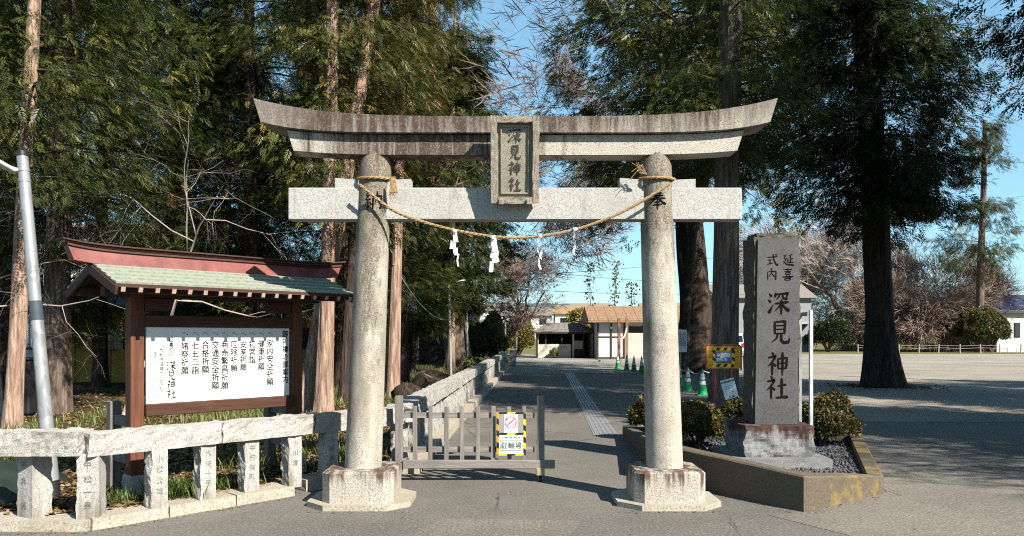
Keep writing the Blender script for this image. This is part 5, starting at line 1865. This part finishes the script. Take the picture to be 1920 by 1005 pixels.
L_SHAG = 'shaggy grey barked tree behind the orange arrow sign'
tree('cedar_tree', L_SHAG, (4.33, 15.8, .0), 17, .255, BARKG, HINOKI, (.25, .2), dict(z0=5.3, z1=12, radf=lambda t: 2.2, nl=66, ncl=9, nsp=14, size=.25, tint0=.38, droop=.42), GR, seed=54, trunk_kw=dict(rough=.2, r1=.72, flare=.5, lobes=4))
L_BLACK = 'massive black trunk tree standing alone at the gravel lot edge'
KB = key('cedar_tree', L_BLACK)
tree('cedar_tree', L_BLACK, (12.0, 25.0, .0), 19, .43, BARKD, DARKL, (-.9, 0), dict(z0=5.6, z1=15, radf=full_(3.6), nl=135, ncl=10, nsp=14, size=.37, tint0=.35, droop=.42, spread=.27, tmpl=FRONDC), GR, seed=55, trunk_kw=dict(flare=.55, rough=.22, lobes=7, r1=.7, seg=40, bend=.02))
# a neighbour just outside the picture whose boughs reach into its upper corner, and others that shade the lot and path
for i, (x, y, rt, lab) in enumerate(((13.9, 16.6, 1.3, 'tree whose boughs hang into the upper corner over the lot'), (11.2, 9.6, 2.9, 'tree outside the picture shading the path'), (16.6, 5.4, 1.9, 'tree outside the picture dappling the paving before the lot'), (19.6, 16.4, 5.3, 'tree outside the picture between the others'), (22.0, 9.0, 4.2, 'tree outside the picture shading the black trunk'), (30.0, 14.0, .5, 'tree outside the picture shading the far gravel'))):
    tree('cedar_tree', lab, (x, y, 0), 19, .4, BARKD, None, (0, 0), None, GR, KB, rt, 60 + i, dz=2.4 if i == 0 else 0)


# --- bare trees
def bare(name, label, loc, mat_t, mat_b, seed, h, r, lean=(0, 0), levels=4, spread=.75, kids=(3, 5), wander=.16, leaves=None, upb=.12, start=.3, group=None, lw=.28, ratio=.62, twigs=None):
    rr = random.Random(seed)
    o = thing(name, label, 'tree', loc, 0, group)
    tr, br = MB(), MB()
    tips = []

    def grow(p, d, L, rad, lev):
        n = 5 if lev < 2 else 4
        pts, q = [p.copy()], p.copy()
        dd = d.copy()
        for i in range(n):
            dd = (dd + Vector((rr.gauss(0, wander), rr.gauss(0, wander), rr.gauss(0, wander) + upb * .3))).normalized()
            q = q + dd * (L / n)
            pts.append(q.copy())
        rs = [rad * (1 - (.9 if lev == 0 and r < .1 else .62) * i / n) for i in range(n + 1)]
        (tr if lev == 0 else br).tube(pts, rs, 12 if lev == 0 else (6 if lev == 1 else (4 if lev == 2 else 3)), lev < 2)
        if lev >= levels:
            tips.append(pts[-1])
            tips.append(pts[-2])
            return
        k = rr.randint(*kids) + (2 if lev == 0 else 0)
        for i in range(k):
            t = start + (1 - start) * (i + rr.random()) / k
            f = min(t * n, n - .01)
            b = pts[int(f)].lerp(pts[int(f) + 1], f - int(f))
            a = rr.uniform(0, 6.28)
            u = dd.orthogonal().normalized()
            v = dd.cross(u)
            nd = (dd * rr.uniform(.35, .9) + (u * math.cos(a) + v * math.sin(a)) * spread + Vector((0, 0, upb))).normalized()
            grow(b, nd, L * rr.uniform(ratio * .75, ratio * 1.2), rad * (1 - .6 * t) * rr.uniform(.45, .65), lev + 1)
    d0 = Vector((lean[0], lean[1], 1)).normalized()
    grow(Vector((0, 0, -.05)), d0, h, r, 0)
    tr.build('trunk', mat_t, o, smooth=True)
    br.build('branches', mat_b, o)
    if twigs:
        rg = np.random.default_rng(seed + 5)
        T = np.array([tuple(t) for t in tips])
        m = twigs[1]
        P = np.repeat(T, m, 0) + rg.normal(0, twigs[2] * .3, (len(T) * m, 3))
        X = P - np.array([0, 0, h * .7])
        X = X / np.linalg.norm(X, axis=1, keepdims=True) + rg.normal(0, .55, P.shape)
        n = len(P)
        me = scatter_mesh('twigs', P, X, rg.normal(0, 1, (n, 3)), twigs[2] * (.5 + .8 * rg.random(n)), rg.random(n), SPRIG, twigs[0])
        tag(put_mesh('twigs', me, o), kind='stuff')
    if leaves:
        rg = np.random.default_rng(seed)
        T = np.array([tuple(t) for t in tips])
        sel = T[rg.random(len(T)) < leaves[1]]
        m = leaves[2]
        P = np.repeat(sel, m, 0) + rg.normal(0, lw * 1.2, (len(sel) * m, 3))
        n = len(P)
        me = scatter_mesh('leaves', P, rg.normal(0, 1, (n, 3)), rg.normal(0, 1, (n, 3)), lw * (.6 + .6 * rg.random(n)), rg.random(n), LEAF, leaves[0])
        tag(put_mesh('leaves', me, o), kind='stuff')
    return o


bare('bare_tree', 'tall bare tree spreading fine twigs over the sky above the plaque', (-2.6, 52, 0), BARKD, TWIGD, 71, 15, .40, (.10, 0), 5, .85, (3, 4), .13, upb=.10, start=.6, ratio=.55, twigs=(TWIGD, 6, 1.8))
bare('bare_tree', 'bare tree mingling with the forked giant, its twigs reaching over the plaque', (7.3, 33.2, 0), BARKD, TWIGD, 74, 14.5, .26, (-.06, 0), 4, 1.0, (4, 5), .12, upb=.06, start=.62, ratio=.60, twigs=(TWIGD, 3, 1.3))
bare('bare_tree', 'bare tree outside the picture streaking the paving with shadow', (18.6, 4.6, 0), BARKD, TWIGD, 75, 6.5, .24, (0, 0), 4, 1.0, (4, 5), .12, upb=.03, start=.5, ratio=.66, twigs=(TWIGD, 3, 1.1))
bare('cherry_tree', 'leaning bare cherry with russet leaves behind the stone railing', (-1.7, 60.5, 0), BARKD, TWIGD, 72, 5.4, .34, (.65, 0), 4, .8, (3, 5), .16, (RUSTL, .5, 5), .2, .25, lw=.20, twigs=(TWIGD, 4, 1.0))
bare('bare_tree', 'russet leafed small tree against the dark wood edge left of the cherry', (-2.4, 55, 0), TWIGR, TWIGR, 73, 4.6, .14, (.1, 0), 4, .7, (3, 5), .18, (RUSTL, .7, 6), .2, .2, lw=.20, twigs=(TWIGR, 4, .9))
for i, (x, y, h, ln, lab) in enumerate(((38, 88, 11, (.05, 0), 'large bare tree left of the black trunk beyond the lot'), (46.5, 94, 10, (-.1, 0), 'bare tree close behind the black trunk beyond the lot'), (31.5, 97, 9, (.1, 0), 'bare tree at the grey house corner'))):
    bare('bare_tree', lab, (x, y, 0), BARKG, TWIG, 80 + i, h, .42, ln, 4, .8, (4, 5), .15, None, .15, .25, 'bare trees beyond the lot', twigs=(TWIG, 4, 1.6))
for i, (x, y, h, lab) in enumerate(((44.2, 84, 5.6, 'russet thicket shrub right beside the black trunk, beyond the lot'), (47.2, 86, 6.8, 'tallest russet thicket shrub beyond the small white sign'), (50.2, 87, 5.6, 'russet thicket shrub beyond the rope fence middle'), (54.2, 89, 5.6, 'russet thicket shrub next to the ivy clad pine'), (41.0, 86, 4.4, 'low russet thicket shrub left of the black trunk'))):
    bare('thicket_shrub', lab, (x, y, 0), TWIGR, TWIGR, 90 + i, h, .18, (0, 0), 4, .95, (4, 5), .2, (RUSTL, .4, 4) if i != 2 else (DARKL, .4, 6), .12, .05, 'thicket beyond the lot', lw=.26, twigs=(TWIGR, 5, 1.5))

# dead twiggy boughs near the lamp post
bare('dead_shrub', 'pale leafless arching boughs around the leaning lamp post', (-8.75, 13.3, .05), TWIG, TWIG, 101, 4.4, .045, (.05, 0), 4, .95, (4, 6), .2, None, -.10, .45, lw=.1, ratio=.5)
bare('dead_shrub', 'pale leafless boughs hanging above the notice board end', (-6.9, 13.6, .05), TWIG, TWIG, 102, 4.9, .045, (.10, 0), 4, .95, (4, 6), .2, None, -.14, .5, lw=.1, ratio=.46)

# pine with ivy beside the solar house
pn = tree('pine_tree', 'tall sparse ivy clad pine beside the solar panel house', (48.4, 80, 0), 24, .42, BARKG, DARKL, (.3, 0), dict(z0=7.5, z1=23.5, radf=lambda t: 5.6 * (1 - .6 * t), nl=34, ncl=9, nsp=16, size=.62, tint0=.9, tvar=.35, droop=.05, up=.22, spread=.38, brown=.1), seed=111, trunk_kw=dict(r1=.5))


def bush(name, label, loc, rx, ry, rz, n, size, mat, seed, tmpl=CLUS, group=None, lumps=9, tint0=.5, inner=.55, cat='shrub'):
    rg = np.random.default_rng(seed)
    o = thing(name, label, cat, loc, 0, group)
    d = rg.normal(0, 1, (n, 3))
    d /= np.linalg.norm(d, axis=1, keepdims=True)
    d[:, 2] = np.where(d[:, 2] < -.35, -d[:, 2], d[:, 2])
    lc = rg.normal(0, 1, (lumps, 3))
    lc /= np.linalg.norm(lc, axis=1, keepdims=True)
    bump = np.max(np.clip(d @ lc.T, 0, 1) ** 6, axis=1)
    rad = (.66 + .40 * bump) * (inner + (1 - inner) * rg.random(n) ** .35) * np.where(rg.random(n) < .05, 1.12, 1)
    P = d * rad[:, None] * np.array([rx, ry, rz]) + np.array([0, 0, rz * .66])
    P[:, 2] = np.maximum(P[:, 2], .03)
    X = d + rg.normal(0, .6, (n, 3))
    Z = d + rg.normal(0, .5, (n, 3))
    tint = np.clip(tint0 + .30 * (bump - .5) + rg.normal(0, .2, n) + .15 * d[:, 2], 0, 1)
    me = scatter_mesh('foliage', P, X, Z, size * (.6 + .7 * rg.random(n)), tint, tmpl, mat)
    tag(put_mesh('foliage', me, o), kind='stuff')
    st = MB()
    for k in range(7):
        a = rg.random() * 6.28
        st.tube([(0, 0, -.02), (math.cos(a) * rx * .3, math.sin(a) * ry * .3, rz * .6), (math.cos(a) * rx * .55, math.sin(a) * ry * .55, rz * 1.15)], [rx * .05, rx * .035, rx * .015], 5)
    st.build('stems', TWIGD, o)
    return o


bush('azalea_shrub', 'rounded russet tipped azalea right behind the gate column', (2.50, 10.4, .12), .50, .44, .44, 4200, .066, AZAL, 1, group='azaleas in the planter', tint0=.52)
bush('azalea_shrub', 'azalea peeping out on the path side of the gate column', (2.22, 12.0, .12), .40, .36, .36, 2900, .07, AZAL, 2, group='azaleas in the planter', tint0=.40)
bush('azalea_shrub', 'rounded azalea right of the stone monument at the planter back', (4.25, 10.6, .12), .52, .42, .44, 4200, .068, AZAL, 3, group='azaleas in the planter', tint0=.42)
bush('azalea_shrub', 'small dark azalea wedged left of the stone monument', (3.50, 11.9, .12), .36, .3, .38, 2300, .072, AZAL, 4, group='azaleas in the planter', tint0=.28)
bush('roadside_shrub', 'dark evergreen shrub by the grey house beyond the lot', (33.5, 82, 0), 2.6, 2.2, 2.5, 3800, .34, DARKL, 5, tint0=.35, inner=.25, lumps=5)
bush('ivy_mass', 'ivy covered bush at the foot of the tall pine', (49.3, 79.5, 0), 2.6, 2.2, 3.2, 2600, .34, VINE, 6, tint0=.4, inner=.2, lumps=6)
bush('thicket_shrub', 'green ivy tangle between the thicket and the pine', (46.6, 82.0, 0), 1.6, 2.0, 3.6, 1500, .34, VINE, 7, tint0=.35, inner=.15, lumps=5, group='thicket beyond the lot')
bush('garden_shrub', 'dark broadleaf shrub past the path lamps by the railing', (-1.75, 43, .05), 1.2, 1.6, 1.7, 2400, .22, DARKL, 8, tint0=.6, group='shrubs along the railing')
bush('garden_shrub', 'leafy green shrub at the far end of the railing', (-1.3, 49, .05), 1.2, 1.6, 1.9, 2400, .22, DARKL, 9, tint0=.75, group='shrubs along the railing')
bush('garden_shrub', 'low bright shrub beside the thick flared trunk', (-1.55, 33.5, .05), .5, .7, .45, 1300, .13, GRASSL, 10, tint0=.5, group='shrubs along the railing')
bush('bamboo_clump', 'yellow bamboo clump left of the toilet block', (.6, 66, 0), 1.9, 1.2, 1.9, 2200, .30, BAMB, 11, tint0=.5, cat='bamboo', group='bamboo at the path end')
bush('bamboo_clump', 'yellow bamboo clump between toilet block and shed roof', (6.3, 68, 0), 1.8, 1.3, 2.6, 2200, .30, BAMB, 12, tint0=.5, cat='bamboo', group='bamboo at the path end')
bush('potted_shrub', 'small shrub against the toilet block front wall', (3.15, 58.4, 0), .35, .3, .5, 500, .12, GRASSL, 13, tint0=.6)
for i, (x, y, h, lab) in enumerate(((6.35, 62, 7.6, 'tall leafy shoot above the toilet roof, on the path side'), (8.35, 62, 7.7, 'tall leafy shoot above the shed roof, middle one'), (9.5, 62, 6.0, 'shorter leafy shoot above the shed roof by the gate column'))):
    o = thing('leafy_shoot', lab, 'plant', (x, y, 0), 0, 'leafy shoots over the shed')
    rr = random.Random(i)
    pts = [Vector((math.sin(t * .8 + i) * .12, 0, h * t / 8)) for t in range(9)]
    MB().tube(pts, [.06 - .005 * t for t in range(9)], 5).build('stem', TWIGD, o)
    rg = np.random.default_rng(i)
    n = 170
    zz = h * (.42 + .58 * rg.random(n) ** .8)
    P = np.stack([np.sin(zz / h * 6.4 + i) * .12 + rg.normal(0, .22, n), rg.normal(0, .22, n), zz], -1)
    me = scatter_mesh('leaves', P, rg.normal(0, 1, (n, 3)), rg.normal(0, 1, (n, 3)), .26 * (.6 + .7 * rg.random(n)), rg.random(n), LEAF, VINE)
    tag(put_mesh('leaves', me, o), kind='stuff')

# stumps
for x, y, r, h, lab in ((-2.25, 20.6, .34, .55, 'dark rotten stump behind the stone railing'), (-2.45, 18.0, .26, .36, 'pale topped low stump beside the tall reddish trunk')):
    o = thing('tree_stump', lab, 'stump', (x, y, .05), 0, 'stumps behind the railing')
    mb, _ = trunk_mesh(int(x * 100), h, r, (.1, 0), r1=.85, flare=.5, dz=.06, rough=.25)
    mb.build('trunk', BARKD, o, smooth=True)
    MB().tube([(.09, 0, h - .05), (.1, 0, h - .03)], r * .82, 16).build('cut_face', ENDG, o)

# ------------------------------------------------------------------ ground cover
rg = np.random.default_rng(5)


def wood_points(n, x0, x1, y0, y1, mask=None):
    P = []
    while len(P) < n:
        x, y = rg.uniform(x0, x1), rg.uniform(y0, y1)
        if in_wood(x, y) and (mask is None or mask(x, y)):
            P.append((x, y, soil_h(x, y)))
    return np.array(P)


patch = lambda x, y: noise.noise(Vector((x * .55, y * .55, 7))) + .5 * noise.noise(Vector((x * 1.8, y * 1.8, 2)))
P = np.concatenate([wood_points(15000, -7, -1.2, 6.4, 13), wood_points(11000, -11, -1.2, 12, 24)])
P[:, 2] += .012 + .02 * rg.random(len(P))
n = len(P)
me = scatter_mesh('fallen_leaves', P, rg.normal(0, 1, (n, 3)) * np.array([1, 1, .25]), np.stack([rg.normal(0, .35, n), rg.normal(0, .35, n), np.ones(n)], -1), .045 + .05 * rg.random(n), np.clip(rg.normal(.55, .25, n), 0, 1), LEAF, LITTER)
tag(put_mesh('fallen_leaves', me), 'brown fallen leaves over the woodland floor', 'leaves', kind='stuff')
BLADE = (np.array([(0, -.035, 0), (0, .035, 0), (.25, .03, .55), (.25, -.03, .55), (.62, 0, .95)], np.float32), np.array([(0, 1, 2, 3), (3, 2, 4, 4)], np.int32))
BLADE = (np.array([(0, -.035, 0), (.18, -.03, .55), (.5, 0, 1.0), (.18, .03, .55)], np.float32), np.array([(0, 1, 2, 3)], np.int32))
P = np.concatenate([wood_points(15000, -8, -1.2, 8.5, 24, lambda x, y: patch(x, y) > .0), wood_points(5000, -6, -1.5, 22, 42, lambda x, y: patch(x, y) > -.05)])
n = len(P)
a = rg.random(n) * 6.28
me = scatter_mesh('grass', P, np.stack([np.cos(a), np.sin(a), np.zeros(n)], -1), np.tile([0., 0., 1.], (n, 1)), .10 + .13 * rg.random(n), np.clip(rg.normal(.62, .22, n), 0, 1), BLADE, GRASSL)
tag(put_mesh('grass', me), 'short dry grass on the woodland floor', 'grass', kind='stuff')
TUFT = [(-3.62, 6.98, 260, .13, 'grass tuft behind the second fence post', .5), (-3.17, 7.26, 420, .15, 'thick green grass tuft behind the third fence post', .35), (-2.80, 7.75, 160, .13, 'small grass tuft behind the fourth fence post', .45), (-5.6, 11.2, 260, .2, 'tall grass tuft behind the lamp post', .45), (-2.05, 9.6, 160, .16, 'grass tuft at the path fence corner', .5)]
for x, y, m, sz, lab, tn in TUFT:
    o = thing('grass_tuft', lab, 'grass tuft', (x, y, soil_h(x, y)), 0, 'grass tufts behind the fence')
    Q = np.stack([rg.normal(0, .11, m), rg.normal(0, .08, m), np.zeros(m)], -1)
    a = rg.random(m) * 6.28
    me = scatter_mesh('blades', Q, np.stack([np.cos(a), np.sin(a), np.zeros(m)], -1), np.tile([0., 0., 1.], (m, 1)), sz * (.7 + .8 * rg.random(m)), np.clip(rg.normal(tn, .2, m), 0, 1), BLADE, GRASSL)
    tag(put_mesh('blades', me, o), kind='stuff')

# pebbles in the planter, stray leaves and grit on the road
ico = [(0, 0, 1), (.9, 0, 0), (0, .9, 0), (-.9, 0, 0), (0, -.9, 0), (0, 0, -1)]
PEB = (np.array(ico, np.float32), np.array([(0, 1, 2), (0, 2, 3), (0, 3, 4), (0, 4, 1), (5, 2, 1), (5, 3, 2), (5, 4, 3), (5, 1, 4)], np.int32))
P = []
from mathutils.geometry import intersect_point_line
def inside(x, y):
    for i in range(len(inn)):
        a, b = inn[i], inn[(i + 1) % len(inn)]
        if (b.x - a.x) * (y - a.y) - (b.y - a.y) * (x - a.x) < .03:
            return False
    return True
while len(P) < 3800:
    x, y = rg.uniform(1.6, 5), rg.uniform(7.1, 12.4)
    if inside(x, y) and not (2.5 < x < 3.6 and 8.65 < y < 9.75):
        P.append((x, y, bedz + .008))
P = np.array(P)
n = len(P)
me = scatter_mesh('pebbles', P, rg.normal(0, 1, (n, 3)), rg.normal(0, 1, (n, 3)), .014 + .014 * rg.random(n), rg.random(n), PEB, PEBG)
tag(put_mesh('pebbles', me), 'pale grey pebbles covering the planter bed', 'pebbles', kind='stuff')
m = 900
a = rg.random(m) * 6.28
q = .55 + np.abs(rg.normal(0, .75, m))
P = np.stack([12.0 + np.cos(a) * q, 25.0 + np.sin(a) * q, np.full(m, .012)], -1)
me = scatter_mesh('needle_litter', P, rg.normal(0, 1, (m, 3)) * np.array([1, 1, .1]), np.stack([rg.normal(0, .2, m), rg.normal(0, .2, m), np.ones(m)], -1), .06 + .09 * rg.random(m), rg.random(m) * .5, LEAF, LITTER)
tag(put_mesh('needle_litter', me), 'brown needles gathered round the foot of the black trunk', 'needles', kind='stuff')
P = np.stack([rg.uniform(-3, 6, 170), rg.uniform(6.2, 20, 170), np.full(170, .006)], -1)
edge = []
for (a, b, m) in (((-5.4, 6.30), (-3.5, 6.31), 70), ((-3.45, 6.33), (-2.16, 7.74), 90), ((2.60, 7.02), (1.60, 8.5), 60), ((2.7, 7.03), (3.85, 7.86), 50), ((-1.95, 7.07), (-.95, 7.07), 25), ((.98, 7.07), (1.98, 7.07), 25), ((1.5, 8.7), (1.72, 12.5), 60), ((-.98, 10), (-.1, 38), 160)):
    for k in range(m):
        t = rg.random()
        edge.append((a[0] + (b[0] - a[0]) * t + rg.normal(0, .025), a[1] + (b[1] - a[1]) * t - abs(rg.normal(0, .035)), .006))
P = np.array([p for p in P if not in_wood(p[0], p[1]) and p[1] > 6.2 and not (p[0] < -1.4)] + edge)
n = len(P)
me = scatter_mesh('road_litter', P, rg.normal(0, 1, (n, 3)) * np.array([1, 1, .1]), np.stack([rg.normal(0, .2, n), rg.normal(0, .2, n), np.ones(n)], -1), .012 + .022 * rg.random(n), rg.random(n), LEAF, LITTER)
tag(put_mesh('road_litter', me), 'tiny dry leaves scattered over the asphalt', 'leaves', kind='stuff')
